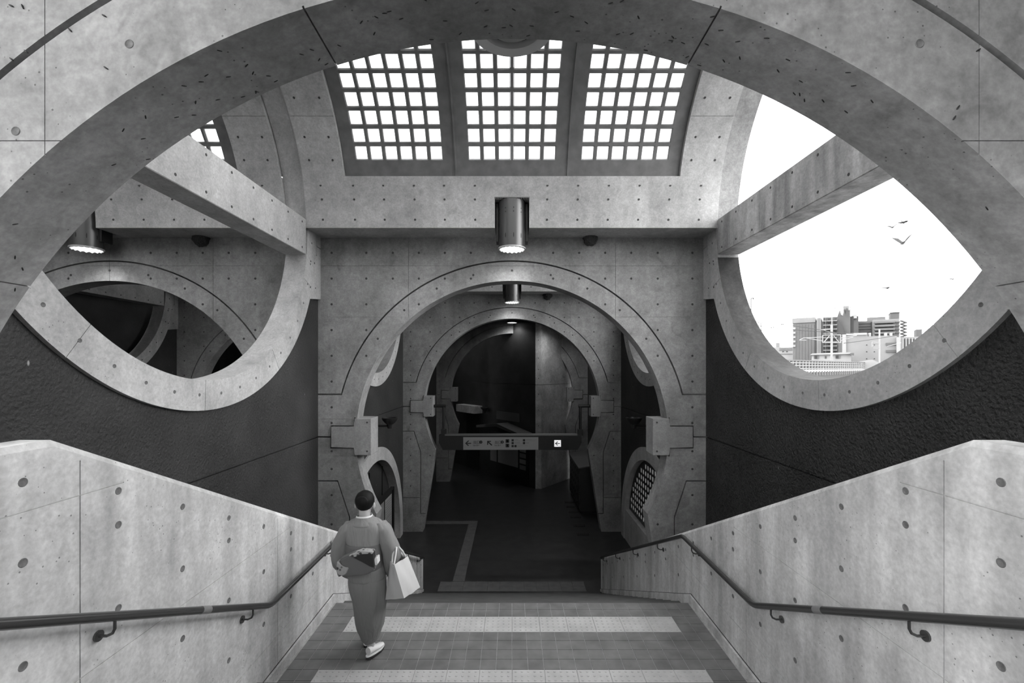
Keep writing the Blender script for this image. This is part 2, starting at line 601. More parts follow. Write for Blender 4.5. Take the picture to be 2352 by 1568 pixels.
wall_names = ['wall_near', 'wall_middle', 'wall_far', 'wall_end']
wall_lab = ['nearest concrete arch wall framing the whole view', 'second concrete arch wall at the foot of the stairs', 'third concrete arch wall carrying the hanging sign', 'dim last concrete arch wall cut by a slanting wall']
arch_walls = {}
for nv, x0 in ((0, 0.0), (1, -PITCH)):
    for i, y in enumerate(AW):
        if nv == 1 and i == 3: continue
        bm = bmesh.new()
        top = SOFF if i else 3.6
        out = arch_outline(x0, PITCH / 2, top)
        if i == 3:   # right half and left half: the slanting wall cuts the crown
            ka = -math.asin((2.71 + CU) / RI)
        prism(bm, out, y, y + TH, 'y')
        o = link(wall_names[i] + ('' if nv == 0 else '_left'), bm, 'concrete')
        if i < 3 or nv == 0:
            gr = arch_grooves(x0, y, 0.03 if i == 0 else .028, top)
            if i == 0:
                for ang in (17.2, -17.2, 54.4, -54.4):   # cast joints across the arch soffit
                    a = PI / 2 + math.radians(ang)
                    bm2 = bmesh.new()
                    d = Vector((math.cos(a), math.sin(a))); t = Vector((-d.y, d.x)) * .004
                    c = Vector((x0, Z(CU)))
                    q = [c + d * (RI - .05) + t, c + d * (RI + .012) + t, c + d * (RI + .012) - t, c + d * (RI - .05) - t]
                    prism(bm2, [tuple(v) for v in q], y - .02, y + TH + .02, 'y')
                    gr.append(bm2)
            cut(o, gr)
        lab = wall_lab[i] if nv == 0 else ['nearest arch wall of the neighbouring left hall', 'arch wall of the neighbouring left hall seen through the left ring', 'dark farther arch wall of the left hall'][i]
        props(o, lab, 'wall', kind='structure')
        for s in (-1, 1):
            tee_block(o, x0, y, s)
        if i == 0 and nv == 0:
            pts = [P(297, 101, y), P(36, 301, y), P(2112, 100, y), P(93, 538, y), P(2320, 330, y)]
            tie_parts(o, [Vector((p.x, y, p.z)) for p in pts[:3]], '-y')
            bmc = bmesh.new(); tube(bmc, [(-.0105, 0, 0), (-.009, 0, .001), (0, 0, .0015), (.009, 0, .001), (.0105, 0, 0)], [.0005, .0024, .0034, .0022, .0005], 7)
            sharpen(bmc, 1.2); case = bpy.data.meshes.new('insect_case'); bmc.to_mesh(case); bmc.free(); case.materials.append(MATS['ink'])
            rnd = random.Random(5)
            for k in range(95):          # dark insect cases stuck to the soffit, thickest at the crown
                a = PI / 2 + rnd.gauss(0, .42); yy = y + rnd.uniform(.03, TH - .02)
                M = Matrix.Rotation(PI / 2 - a, 4, 'Y')
                e = M @ Matrix.Rotation(rnd.uniform(-1.0, 1.0), 4, 'Z')
                c_ = link_mesh('insect_case', case, o, (x0 + (RI - .001) * math.cos(a), yy, Z(CU) + (RI - .001) * math.sin(a)), e.to_euler())
            for k in range(30):          # and on its face
                a = PI / 2 + rnd.choice((-1, 1)) * rnd.uniform(.3, .85); r_ = RI + rnd.uniform(.03, .75)
                c_ = link_mesh('insect_case', case, o, (x0 + r_ * math.cos(a), y - .001, Z(CU) + r_ * math.sin(a)), (PI / 2, rnd.uniform(.4, 1.2) * (1 if a > PI / 2 else -1), 0))
        elif i < 3:
            tie_stuff(o, arch_tie_points(x0, y), '-y', .022)
        arch_walls[(nv, i)] = o

# ------------------------------------------------------------------ roof beams, vaults, skylights
LAMP_R = .232
def roof_beam(x0, ya, i, name, lab, notch=(True, True)):
    """solid between two barrel vaults, over an arch wall"""
    yv0 = BC[0] + (i - 1) * 6.53      # axis of the vault in front
    yv1 = BC[0] + i * 6.53
    front = arc(yv0, Z(VU), VR, .003, math.radians(19.8), 10)
    back = arc(yv1, Z(VU), VR, math.radians(160.2), PI - .003, 10)
    bm = bmesh.new()
    prism(bm, front + back, x0 - XW + .005, x0 + XW - .005, 'x')
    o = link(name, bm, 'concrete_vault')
    cs = []
    for k, on in enumerate(notch):
        if not on: continue
        c = bmesh.new()
        y0, y1 = (ya - 1.2, ya - .16) if k == 0 else (ya + TH + .16, ya + TH + 1.2)
        box(c, x0 - .295, x0 + .295, y0, y1, Z(SOFF) - .1, Z(2.885)); cs.append(c)
    fy = yv0 + VR * math.cos(math.radians(10)) if notch[0] else None
    if cs: cut(o, cs)
    props(o, lab, 'beam', kind='structure')
    if notch[0]:
        pts = []
        for th in (3.4, 11.2, 16.4):
            for x in (-3.24, -2.69, -2.18, -1.66, -1.15, -.63, .60, 1.12, 1.64, 2.16, 2.68, 3.2):
                if abs(x) < .4 and th < 12: continue
                a = math.radians(th)
                pts.append((x0 + x, yv0 + VR * math.cos(a) - .002, Z(VU) + VR * math.sin(a)))
        tie_stuff(o, pts, '-y', .019)
    return o

roof_beam(0, AW[0], 0, 'roof_beam', 'concrete roof beam over the nearest arch', (False, True))
roof_beam(0, AW[1], 1, 'roof_beam', 'pale curved concrete band holding the central lamp over the second arch')
roof_beam(0, AW[2], 2, 'roof_beam', 'shadowed concrete band over the third arch')
roof_beam(-PITCH, AW[0], 0, 'roof_beam', 'roof beam of the left hall above its nearest arch', (False, True))
roof_beam(-PITCH, AW[1], 1, 'roof_beam', 'roof band of the left hall seen behind the slanting left tie beam')
roof_beam(-PITCH, AW[2], 2, 'roof_beam', 'dark roof band farther back in the left hall')

SKX = 2.83                     # half width of the skylight field
RS, RSO = 2.53, 2.61           # skylight frame inner and outer radius
MOD = 2 * SKX / 3
BW, BH = .250, .257            # glass block pitch
T0 = math.radians(25.1)
NROW = int((PI - 2 * T0) * RS / BH)

def vault(x0, yc, lab, skylight=True):
    def fn(a, t, d):
        return (a, yc + d * math.cos(t), Z(VU) + d * math.sin(t))
    bm = bmesh.new()
    t_lo = math.radians(19.8)
    ts = [t_lo + (PI - 2 * t_lo) * k / 48 for k in range(49)]
    xs = [x0 - XW + .01, x0 - SKX, x0 + SKX, x0 + XW - .01]
    grid_slab(bm, xs, ts, lambda i, j: skylight and i == 1, fn, VR, VR + .24)
    o = link('ceiling', bm, 'concrete_vault')
    if skylight:
        cs = []
        for th in (40.5, 139.5):
            c = bmesh.new()
            a = math.radians(th)
            for s in (-1, 1):
                xa, xb = sorted((x0 + s * (SKX - .05), x0 + s * (XW + .02)))
                d = Vector((math.cos(a), math.sin(a))); t = Vector((-d.y, d.x)) * .005
                cc = Vector((yc, Z(VU)))
                q = [cc + d * (VR - .03) + t, cc + d * (VR + .008) + t, cc + d * (VR + .008) - t, cc + d * (VR - .03) - t]
                prism(c, [tuple(v) for v in q], xa, xb, 'x')
            cs.append(c)
        cut(o, cs)
        pts = []
        for th in (25.5, 33.5, 46.5, 55.0):
            a = math.radians(th)
            for s in (-1, 1):
                for x in (2.98, 3.37):
                    pts.append((x0 + s * x, yc + (VR - .001) * math.cos(a), Z(VU) + (VR - .001) * math.sin(a)))
        bmx = bmesh.new()
        for (x, y, z) in pts:
            n = Vector((0, y - yc, z - Z(VU))).normalized()
            u = n.cross(Vector((1, 0, 0)))
            c = bmx.verts.new(Vector((x, y, z)) - n * .0005)
            ring = [bmx.verts.new(Vector((x, y, z)) - n * .003 + (Vector((1, 0, 0)) * math.cos(k * PI / 4) + u * math.sin(k * PI / 4)) * .019) for k in range(8)]
            for k in range(8): bmx.faces.new((c, ring[k], ring[(k + 1) % 8]))
        t = link('tie_holes', bmx, 'tie_plug_small', o); t['kind'] = 'stuff'
    props(o, lab, 'vault', kind='structure')
    return o

def block_mesh():
    """one glass block: framed square with recessed pane, lying in x (width) and y (arc), thickness z towards the hall = -z"""
    bm = bmesh.new()
    w, h, d = .103, .106, .03
    v = []
    for (k, z) in ((1.0, -d), (.90, -d), (.85, -d + .012)):
        v.append([bm.verts.new((sx * w * k, sy * h * k, z)) for sx, sy in ((-1, -1), (1, -1), (1, 1), (-1, 1))])
    v.append([bm.verts.new((sx * w, sy * h, d)) for sx, sy in ((-1, -1), (1, -1), (1, 1), (-1, 1))])
    for a, b in ((0, 1), (1, 2)):
        for i in range(4):
            bm.faces.new((v[a][i], v[b][i], v[b][(i + 1) % 4], v[a][(i + 1) % 4])).material_index = 1
    bm.faces.new(v[2]).material_index = 0
    for i in range(4):
        bm.faces.new((v[0][i], v[0][(i + 1) % 4], v[3][(i + 1) % 4], v[3][i])).material_index = 1
    for f in bm.faces: f.smooth = False
    me = bpy.data.meshes.new('glass_block'); bm.to_mesh(me); bm.free()
    me.materials.append(MATS['glass_block']); me.materials.append(MATS['glass_rim'])
    return me
BLOCK = block_mesh()

def skylight(x0, yc, num, lab, single_rows):
    root = empty('window_%d' % num, (x0, yc, Z(VU)))
    props(root, lab, 'skylight', kind='structure')
    def fn(a, t, d): return (a, d * math.cos(t), d * math.sin(t))
    rest = bmesh.new(); nrest = 0
    for m in (-1, 0, 1):
        xc = m * MOD
        xs = [xc - MOD / 2 + .008]
        for c in range(6):
            cx = xc + (c - 2.5) * BW
            xs += [cx - .104, cx + .104]
        xs.append(xc + MOD / 2 - .008)
        ts = [math.radians(19.5), T0 - .055 / RS]
        for r in range(NROW):
            tc = T0 + (r + .5) * BH / RS
            ts += [tc - .107 / RS, tc + .107 / RS]
        ts += [PI - math.radians(19.5)]
        ts = [ts[0]] + ts[2:]
        bm = bmesh.new()
        nx, nt = len(xs) - 1, len(ts) - 1
        grid_slab(bm, xs, ts, lambda i, j: i % 2 == 1 and j % 2 == 1, fn, RS, RSO)
        link('frame', bm, 'frame_grey', root)
        # a low raised lip round the panel
        for c in range(6):
            for r in range(NROW):
                t = T0 + (r + .5) * BH / RS
                x = xc + (c - 2.5) * BW
                pos = Vector((x, (RS + .045) * math.cos(t), (RS + .045) * math.sin(t)))
                rot = Matrix.Rotation(t - PI / 2, 4, 'X')
                if single_rows(m, r):
                    o = link_mesh('glass_block', BLOCK, root, pos, rot.to_euler())
                else:
                    b2 = bmesh.new(); b2.from_mesh(BLOCK); b2.transform(Matrix.Translation(pos) @ rot)
                    tmp = bpy.data.meshes.new('t'); b2.to_mesh(tmp); b2.free(); rest.from_mesh(tmp); bpy.data.meshes.remove(tmp); nrest += 1
    for s in (-.5, .5):
        bm = bmesh.new()
        grid_slab(bm, [s * MOD - .014, s * MOD + .014], [math.radians(19.6) + (PI - 2 * math.radians(19.6)) * k / 40 for k in range(41)], lambda i, j: False, fn, RS - .025, RS + .03)
        link('divider', bm, 'frame_grey', root)
    me = bpy.data.meshes.new('more_glass_blocks'); rest.to_mesh(me); rest.free()
    me.materials.append(MATS['glass_block']); me.materials.append(MATS['glass_rim'])
    if nrest:
        o = link_mesh('more_glass_blocks', me, root); o['kind'] = 'stuff'

vault(0, BC[0], 'pale barrel vault around the central skylight')
skylight(0, BC[0], 1, 'central skylight of three glass block panels under the vault', lambda m, r: r < 8)
vault(-PITCH, BC[0], 'barrel vault of the left hall seen above the left tie beam')
skylight(-PITCH, BC[0], 2, 'glass block skylight of the left hall, only a corner showing', lambda m, r: m == 1 and r < 5)
vault(0, BC[0] + 6.53, 'closed vault behind the second arch', False)
vault(-PITCH, BC[0] + 6.53, 'closed vault at the back of the left hall', False)

# ------------------------------------------------------------------ side walls with round openings
def side_wall(xin, sgn, ya, yb, yc, name, lab, lower=False, blind=False, near=False, parts_tag=''):
    """xin: inner face coordinate, sgn: direction away from the hall. Built in the y-z plane"""
    T = XO - XW
    x_dark0, x_dark1 = xin + sgn * .045, xin + sgn * (T - .02)
    dY = math.sqrt((ROUT - .02) ** 2 - (VU - 1.25) ** 2)
    a0 = math.atan2(1.25 - VU, dY)
    lowc = -5.0
    bottom = [(ya, Z(FLOOR_U)), ]
    if lower:
        h = math.sqrt((ROUT - .02) ** 2 - (lowc - FLOOR_U) ** 2)
        aa = math.atan2(FLOOR_U - lowc, h)
        bottom += list(reversed(arc(yc, Z(lowc), ROUT - .02, aa, PI - aa, 64)))
    bottom += [(yb, Z(FLOOR_U))]
    pts = bottom + [(yb, Z(1.25))] + list(arc(yc, Z(VU), ROUT - .02, a0, -PI - a0, 72)) + [(ya, Z(1.25))]
    bm = bmesh.new()
    prism(bm, pts, x_dark0, x_dark1, 'x')
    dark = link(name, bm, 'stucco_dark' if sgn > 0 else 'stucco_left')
    c = bmesh.new()
    xa = x_dark0
    ribbon(c, [(ya - .1, Z(CU)), (yb + .1, Z(CU))], .018, min(xa - sgn * .02, xa + sgn * .03), max(xa - sgn * .02, xa + sgn * .03), 'x')
    cut(dark, [c])
    props(dark, lab, 'wall', kind='structure')
    # ring
    def ring(cu, full, nm, par):
        b = bmesh.new()
        if full:
            o_ = arc(yc, Z(cu), ROUT, 0, 2 * PI, 160)[:-1]; i_ = arc(yc, Z(cu), RIN, 0, 2 * PI, 160)[:-1]
            q = []
            for X in (xin, xin + sgn * T):
                q.append([b.verts.new((X, *p)) for p in o_]); q.append([b.verts.new((X, *p)) for p in i_])
            n = len(o_)
            for k in range(n):
                j = (k + 1) % n
                b.faces.new((q[0][k], q[0][j], q[1][j], q[1][k]))
                b.faces.new((q[2][k], q[3][k], q[3][j], q[2][j]))
                b.faces.new((q[0][k], q[2][k], q[2][j], q[0][j]))
                b.faces.new((q[1][k], q[1][j], q[3][j], q[3][k]))
        else:
            ho = math.sqrt(ROUT ** 2 - (cu - FLOOR_U) ** 2); hi = math.sqrt(RIN ** 2 - (cu - FLOOR_U) ** 2)
            ao = math.atan2(FLOOR_U - cu, ho); ai = math.atan2(FLOOR_U - cu, hi)
            prism(b, arc(yc, Z(cu), ROUT, ao, PI - ao, 72) + list(reversed(arc(yc, Z(cu), RIN, ai, PI - ai, 72))), xin, xin + sgn * T, 'x')
        r = link(nm, b, 'concrete_ring', par)
        if full:
            cs = []
            for ang in (-160, -127, -92, -57, -20):
                a = math.radians(ang); d = Vector((math.cos(a), math.sin(a))); t = Vector((-d.y, d.x)) * .004
                cc = Vector((yc, Z(cu)))
                k = bmesh.new()
                q = [cc + d * (RIN - .05) + t, cc + d * (ROUT + .05) + t, cc + d * (ROUT + .05) - t, cc + d * (RIN - .05) - t]
                prism(k, [tuple(v) for v in q], min(xin - sgn * .02, xin + sgn * .006), max(xin - sgn * .02, xin + sgn * .006), 'x')
                cs.append(k)
            cut(r, cs)
            if sgn > 0:      # weathered upper side of the outdoor rings; overhead soffit darkened to tame bright light
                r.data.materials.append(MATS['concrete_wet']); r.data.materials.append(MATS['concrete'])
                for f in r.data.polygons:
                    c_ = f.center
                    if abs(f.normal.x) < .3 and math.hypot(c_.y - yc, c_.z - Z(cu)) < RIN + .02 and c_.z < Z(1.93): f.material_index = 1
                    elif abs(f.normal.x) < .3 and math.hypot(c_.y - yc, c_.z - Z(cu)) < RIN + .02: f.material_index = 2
            pts_ = []
            n = 22
            for k in range(n):
                a = -PI * (k + .5) / n
                pts_.append((xin, yc + 2.70 * math.cos(a), Z(cu) + 2.70 * math.sin(a)))
            face = '-x' if sgn > 0 else '+x'
            if near: tie_parts(r, pts_, face)
            else: tie_stuff(r, pts_, face)
        return r
    ring(VU, True, 'ring', dark)
    if lower: ring(lowc, False, 'ring', dark)
    # pilasters between ring and arch walls
    for (ye, side) in ((yb, 1), (ya, -1)):
        b = bmesh.new()
        dY2 = math.sqrt(ROUT ** 2 - (VU - 1.25) ** 2) - .03
        a1 = math.acos(min(1, dY2 / ROUT))
        arcp = arc(yc, Z(VU), ROUT - .03, -a1, 0, 14)
        if side > 0: pl = [(ye, Z(1.25))] + [(ye, Z(SOFF + .2))] + list(reversed([(p[0], p[1]) for p in arcp]))
        else: pl = [(ye, Z(1.25))] + [(ye, Z(SOFF + .2))] + list(reversed([(2 * yc - p[0], p[1]) for p in arcp]))
        prism(b, pl, xin - sgn * .002, xin + sgn * (T - .005), 'x')
        p = link('pilaster', b, 'concrete_ring', dark)
        if side > 0:
            k = bmesh.new(); xa, xb = sorted((xin - sgn * .02, xin + sgn * .018))
            ribbon(k, [(yc + 2.35, Z(2.02)), (ye - .17, Z(2.02)), (ye - .17, Z(2.7))], .02, xa, xb, 'x')
            k2 = bmesh.new(); ribbon(k2, [(ye - .17, Z(2.18)), (ye + .05, Z(2.18))], .02, xa, xb, 'x')
            cut(p, [k, k2])
            tie_stuff(p, [(xin - sgn * .002, ye - y_, Z(u)) for y_, u in ((.41, 1.86), (.26, 1.86), (.43, 1.40), (.22, 1.42))], '-x' if sgn > 0 else '+x', .016)
    # horizontal tie beam through the ring
    b = bmesh.new()
    xa, xb = sorted((xin - sgn * .006, xin + sgn * (T + .004)))
    box(b, xa, xb, ya, yb - .6, Z(1.93), Z(2.535))
    bmesh.ops.bevel(b, geom=b.edges[:], offset=.008, segments=1, affect='EDGES')
    be = link('tie_beam', b, 'concrete_drip' if sgn > 0 else 'concrete_ring', dark)
    pts_ = []
    for k in range(12):
        y_ = yb - .75 - k * .48
        if y_ > ya: pts_ += [(xin - sgn * .0065, y_, Z(2.02)), (xin - sgn * .0065, y_, Z(2.45))]
    tie_stuff(be, pts_, '-x' if sgn > 0 else '+x', .018)
    return dark

B1 = (AW[0] + TH, AW[1]); B2 = (AW[1] + TH, AW[2])
side_wall(XW, 1, *B1, BC[0], 'wall_right', 'dark rough right wall below the round opening to the city', near=True)
side_wall(-XW, -1, *B1, BC[0], 'wall_left', 'dark left wall below the round opening to the left hall', near=True)
wr2 = side_wall(XW, 1, *B2, BC[0] + 6.53, 'wall_right', 'dark right wall behind the second arch with glass lattice', lower=True)
wl2 = side_wall(-XW, -1, *B2, BC[0] + 6.53, 'wall_left', 'dark left wall behind the second arch with low round opening', lower=True)
side_wall(-PITCH - XW, -1, *B1, BC[0], 'wall_left', 'outer dark wall of the left hall')
side_wall(-PITCH - XW, -1, *B2, BC[0] + 6.53, 'wall_left', 'far dark wall seen through the arch of the left hall')

# bay behind the third arch: plain dark walls and flat ceiling
b3 = (AW[2] + TH, AW[3])
for s, nm, lab in ((1, 'wall_right', 'unlit right wall behind the third arch'), (-1, 'wall_left', 'unlit left wall behind the third arch')):
    xa, xb = sorted((s * (XW + .04), s * XO))
    bm = bmesh.new(); box(bm, xa, xb, b3[0], b3[1], 0, Z(SOFF))
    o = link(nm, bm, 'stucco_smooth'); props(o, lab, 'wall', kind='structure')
    c = bmesh.new(); xx = s * (XW + .04)
    ribbon(c, [(b3[0] - .1, Z(CU)), (b3[1] + .1, Z(CU))], .02, xx - .03, xx + .03, 'x'); cut(o, [c])
o = box_obj('ceiling', 'concrete_vault', (-PITCH / 2, PITCH / 2, AW[2] + TH + .62, 30, Z(SOFF), Z(SOFF) + .3)); props(o, 'dark flat ceiling beyond the third arch', 'ceiling', kind='structure')
o = box_obj('wall_back', 'stucco_smooth', (-16, 12, 30, 30.3, 0, Z(3))); props(o, 'unlit back wall of the hall', 'wall', kind='structure')
for s, nm, lab in ((1, 'wall_right', 'unlit right wall beyond the last arch'), (-1, 'wall_left', 'unlit left wall beyond the last arch')):
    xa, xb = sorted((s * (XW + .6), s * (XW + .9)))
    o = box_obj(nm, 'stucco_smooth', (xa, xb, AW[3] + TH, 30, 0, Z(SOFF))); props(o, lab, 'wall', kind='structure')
o = box_obj('wall_left', 'stucco_smooth', (-PITCH - XO - .55, -PITCH + XO - .0, AW[2] + 3, AW[2] + 3.3, 0, Z(3.2))); props(o, 'unlit end wall of the left hall', 'wall', kind='structure')

o = box_obj('ceiling', 'concrete_vault', (-PITCH - XO - .55, -PITCH / 2 - .01, AW[2] + TH + .62, AW[2] + 3.3, Z(SOFF), Z(SOFF) + .3)); props(o, 'dark flat ceiling at the far end of the left hall', 'ceiling', kind='structure')
# ------------------------------------------------------------------ floors, stairs, parapets
o = box_obj('floor', 'floor_dark', (-13, 3.9, -8, 30, -.3, 0)); props(o, 'dark polished floor of the lower hall', 'floor', kind='structure')
PX = 2.15
RISE, TREAD = .1524, .32
LY0, LY1 = 3.80, 5.43
land = box_obj('floor_landing', 'tile_grout', (-PX - .01, PX + .01, LY0, LY1, 1.9, Z(LAND) - .004)); props(land, 'tiled stair landing the woman is crossing', 'landing', kind='structure')
tile_w = .15
def tile_mesh(nm, w, d, h, mat, bev=.003):
    bm = bmesh.new(); box(bm, -w / 2, w / 2, -d / 2, d / 2, -.02, h)
    bmesh.ops.bevel(bm, geom=[e for e in bm.edges if all(v.co.z > 0 for v in e.verts)], offset=bev, segments=1, affect='EDGES')
    for f in bm.faces: f.smooth = False
    me = bpy.data.meshes.new(nm); bm.to_mesh(me); bm.free(); me.materials.append(MATS[mat]); return me
T_DARK = tile_mesh('floor_tile', .1445, .1445, 0, 'tile_grey')
T_TACT = tile_mesh('tactile_tile', .2955, .2955, .0015, 'tile_tactile')
rows = [LY1 - .15 * (k + .5) for k in range(11)]
bars = (LY1 - .45, LY1 - 1.35)
for y in rows:
    inbar = any(abs(y - b) < .15 for b in bars)
    for k in range(-14, 14):
        x = (k + .5) * tile_w
        if inbar and abs(x) < 1.8: continue
        link_mesh('floor_tile', T_DARK, land, (x, y, Z(LAND)))
dome = bmesh.new()
for b in bars:
    for k in range(12):
        x = -1.65 + .3 * k
        link_mesh('tactile_tile', T_TACT, land, (x, b, Z(LAND)))
        for i in range(5):
            for j in range(5):
                lathe(dome, [(.0115, 0), (.0095, .004), (.005, .0055)], (x + (i - 2) * .058, b + (j - 2) * .058, Z(LAND) + .0012), 8)
o = link('tactile_domes', dome, 'tile_tactile', land); o['kind'] = 'stuff'

stairs = empty('staircase', (0, LY1, 0)); props(stairs, 'wide lower flight of steps going down to the hall', 'stairs', kind='structure')
for k in range(16):
    y0 = LY1 + k * TREAD; z1 = Z(LAND) - (k + 1) * RISE
    bm = bmesh.new(); box(bm, -PX - .01, PX + .01, 0, TREAD + .035, max(z1 - .5, .002), z1)
    bmesh.ops.bevel(bm, geom=[e for e in bm.edges if all(v.co.y > TREAD and v.co.z > z1 - .01 for v in e.verts)], offset=.012, segments=2, affect='EDGES')
    link('step', bm, 'step_grey', stairs).location = (0, y0 - LY1, 0)
ups = empty('staircase', (0, LY0, 0)); props(ups, 'upper flight of steps below the camera', 'stairs', kind='structure')
for k in range(9):
    bm = bmesh.new(); z1 = Z(LAND) + (k + 1) * RISE
    box(bm, -PX - .01, PX + .01, -TREAD, .035, z1 - .5, z1)
    link('step', bm, 'step_grey', ups).location = (0, -k * .3155, 0)
UPZ = Z(LAND) + 9 * RISE
o = box_obj('floor_upper', 'floor_dark', (-14, 14, -14, LY0 - 9 * .3155, UPZ - .5, UPZ - .001)); props(o, 'upper floor behind the camera', 'floor', kind='structure')

# parapets
def parapet(s, lab):
    T_, CH = .16, .03
    y_k, u_k = 2.134, -.341
    y_e, u_e = 11.01, -4.63
    def loop(X, du):
        ys = [(-3.0, 0.002), (-3.0, Z(u_k - du)), (y_k, Z(u_k - du)), (y_e, Z(u_e - du)), (y_e, .002)]
        return [(s * X, y, z) for y, z in ys]
    bm = bmesh.new()
    L = [[bm.verts.new(p) for p in loop(X, du)] for X, du in ((PX, CH), (PX + .016, 0), (PX + T_, 0))]
    for a, b in zip(L, L[1:]):
        for i in range(5):
            bm.faces.new((a[i], a[(i + 1) % 5], b[(i + 1) % 5], b[i]))
    bm.faces.new(L[0]); bm.faces.new(L[-1][::-1])
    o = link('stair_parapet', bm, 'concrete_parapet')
    cs = []
    xa, xb = sorted((s * (PX - .02), s * (PX + .006)))
    for y in (.355, 2.265, 4.176, 6.09, 8.0, 9.91):
        c = bmesh.new(); ribbon(c, [(y, 0.02), (y, Z(u_k - CH - .03 - max(0, y - y_k) * .4833))], .007, xa, xb, 'x'); cs.append(c)
    for u in (-.637, -1.55, -2.46, -3.37):
        ylim = y_k + (-u - .45) / .4833
        c = bmesh.new(); ribbon(c, [(-3, Z(u)), (ylim, Z(u))], .005, min(s * (PX - .02), s * (PX + .005)), max(s * (PX - .02), s * (PX + .005)), 'x'); cs.append(c)
    cut(o, cs)
    props(o, lab, 'parapet', kind='structure')
    pts = []
    for k in range(-1, 19):
        y = 2.0 + .485 * k
        cap = u_k - CH - max(0, y - y_k) * .4833
        floor_u = LAND - max(0, (y - LY1)) * .476 + max(0, (LY0 - y)) * .483
        pts.append((s * PX, y, Z(cap - .135)))
        for u in [-.86 - .455 * q for q in range(10)]:
            if u < cap - .24 and u > floor_u + .2: pts.append((s * PX, y, Z(u)))
    tie_parts(o, pts, '-x' if s > 0 else '+x', TIE_BIG)
    return o
par_r = parapet(1, 'right concrete stair parapet with sloping pale top')
par_l = parapet(-1, 'left concrete stair parapet with sloping pale top')

def skirting(s, name, lab):
    bm = bmesh.new()
    h = .088
    top = [(LY0, Z(LAND) + h), (LY1 + .03, Z(LAND) + h), (10.95, Z(LAND) + h - (10.95 - LY1 - .03) * RISE / TREAD)]
    bot = [(10.95, .003), (LY1 + .03, Z(LAND) - .3), (LY0, Z(LAND) - .3)]
    xa, xb = sorted((s * (PX - .028), s * (PX + .002)))
    prism(bm, top + bot, xa, xb, 'x')
    o = link(name, bm, 'concrete_parapet')
    c = bmesh.new(); tp = [(y, z - .008) for y, z in top]
    bm2 = bmesh.new()
    ribbon(bm2, [(y, z + .003) for y, z in top], .006, min(s * (PX - .006), s * (PX + .001)), max(s * (PX - .006), s * (PX + .001)), 'x')
    c.free()
    j = link('shadow_joint', bm2, 'joint_dark', o)
    props(o, lab, 'skirting', kind='structure')
skirting(1, 'baseboard_right', 'concrete skirting along the right stair parapet')
skirting(-1, 'baseboard_left', 'concrete skirting along the left stair parapet')

# handrails
def handrail(s, lab):
    RX = 2.06
    path = [(.3, -.29), (3.88, -2.03), (5.5, -2.04), (10.55, -4.40), (10.62, -4.46)]
    root = empty('handrail', (s * RX, 3.88, Z(-2.03))); props(root, lab, 'handrail')
    off = Vector(root.location)
    def at(y):
        for (a, b) in zip(path, path[1:]):
            if a[0] <= y <= b[0]:
                t = (y - a[0]) / (b[0] - a[0]); return a[1] + t * (b[1] - a[1])
    def blend(p0, p1, p2, r, n=6):
        a = p1 + (p0 - p1).normalized() * r; b = p1 + (p2 - p1).normalized() * r
        return [(a * (1 - t) * (1 - t) + p1 * 2 * t * (1 - t) + b * t * t) for t in [i / n for i in range(n + 1)]]
    pv = [Vector((0, y, Z(u))) + Vector((s * RX, 0, 0)) - off for y, u in path[:4]]
    pts = [pv[0]] + blend(pv[0], pv[1], pv[2], .07) + blend(pv[1], pv[2], pv[3], .07) + [pv[3]]
    end = pv[3]
    pts += [end + Vector((0, .05, -.035)), end + Vector((s * .04, .08, -.06)), end + Vector((s * .09, .09, -.065))]
    bm = bmesh.new(); tube(bm, pts, .0245, 16)
    link('rail', bm, 'rail_dark', root, ang=.7)
    bm = bmesh.new()
    ym = 3.05
    d = Vector((0, 1, -.486)).normalized()
    c = Vector((s * RX, ym, Z(at(ym)))) - off
    tube(bm, [c - d * .045, c + d * .045], .0262, 16)
    link('sleeve', bm, 'rail_sleeve', root)
    for y in (1.0, 2.36, 3.62, 5.22, 6.45, 7.75, 9.05, 10.3):
        u = at(y)
        p = Vector((s * RX, y, Z(u) - .02)) - off
        w = Vector((s * (PX - RX), 0, 0))
        bm = bmesh.new()
        tube(bm, [p, p + Vector((0, 0, -.045)), p + Vector((s * .012, 0, -.068)), p + w * .45 + Vector((0, 0, -.082)), p + w + Vector((0, 0, -.082))], .0075, 8)
        lathe(bm, [(.028, -.006), (.028, .006)], tuple(p + w + Vector((-s * .005, 0, -.082))), 14, axis='x')
        link('bracket', bm, 'rail_dark', root, ang=.7)
handrail(1, 'dark round handrail along the right parapet')
handrail(-1, 'dark round handrail along the left parapet')

# guide paving on the lower floor
gp = empty('guide_paving', (0, 11.2, 0)); props(gp, 'dim tactile bar and guide strip on the lower floor', 'tactile paving')
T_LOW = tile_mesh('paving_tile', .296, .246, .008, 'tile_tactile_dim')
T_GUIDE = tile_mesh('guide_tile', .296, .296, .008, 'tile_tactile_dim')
for k in range(12):
    for r in range(2):
        link_mesh('paving_tile', T_LOW, gp, (-1.65 + .3 * k, 11.08 + .25 * r - 11.2, .0))
for k in range(15):
    link_mesh('guide_tile', T_GUIDE, gp, (-1.35, 11.62 + .3 * k - 11.2, .0))
for k in range(1, 8):
    link_mesh('guide_tile', T_GUIDE, gp, (-1.35 - .3 * k, 15.82 - 11.2, .0))
bm = bmesh.new()
for k in range(15):
    for i in range(4): box(bm, -1.35 - .1 + i * .065, -1.35 - .1 + i * .065 + .02, 11.50 + .3 * k, 11.74 + .3 * k, .008, .012)
o = link('guide_ribs', bm, 'tile_tactile_dim', gp); o.location = (0, -11.2, 0); o['kind'] = 'stuff'

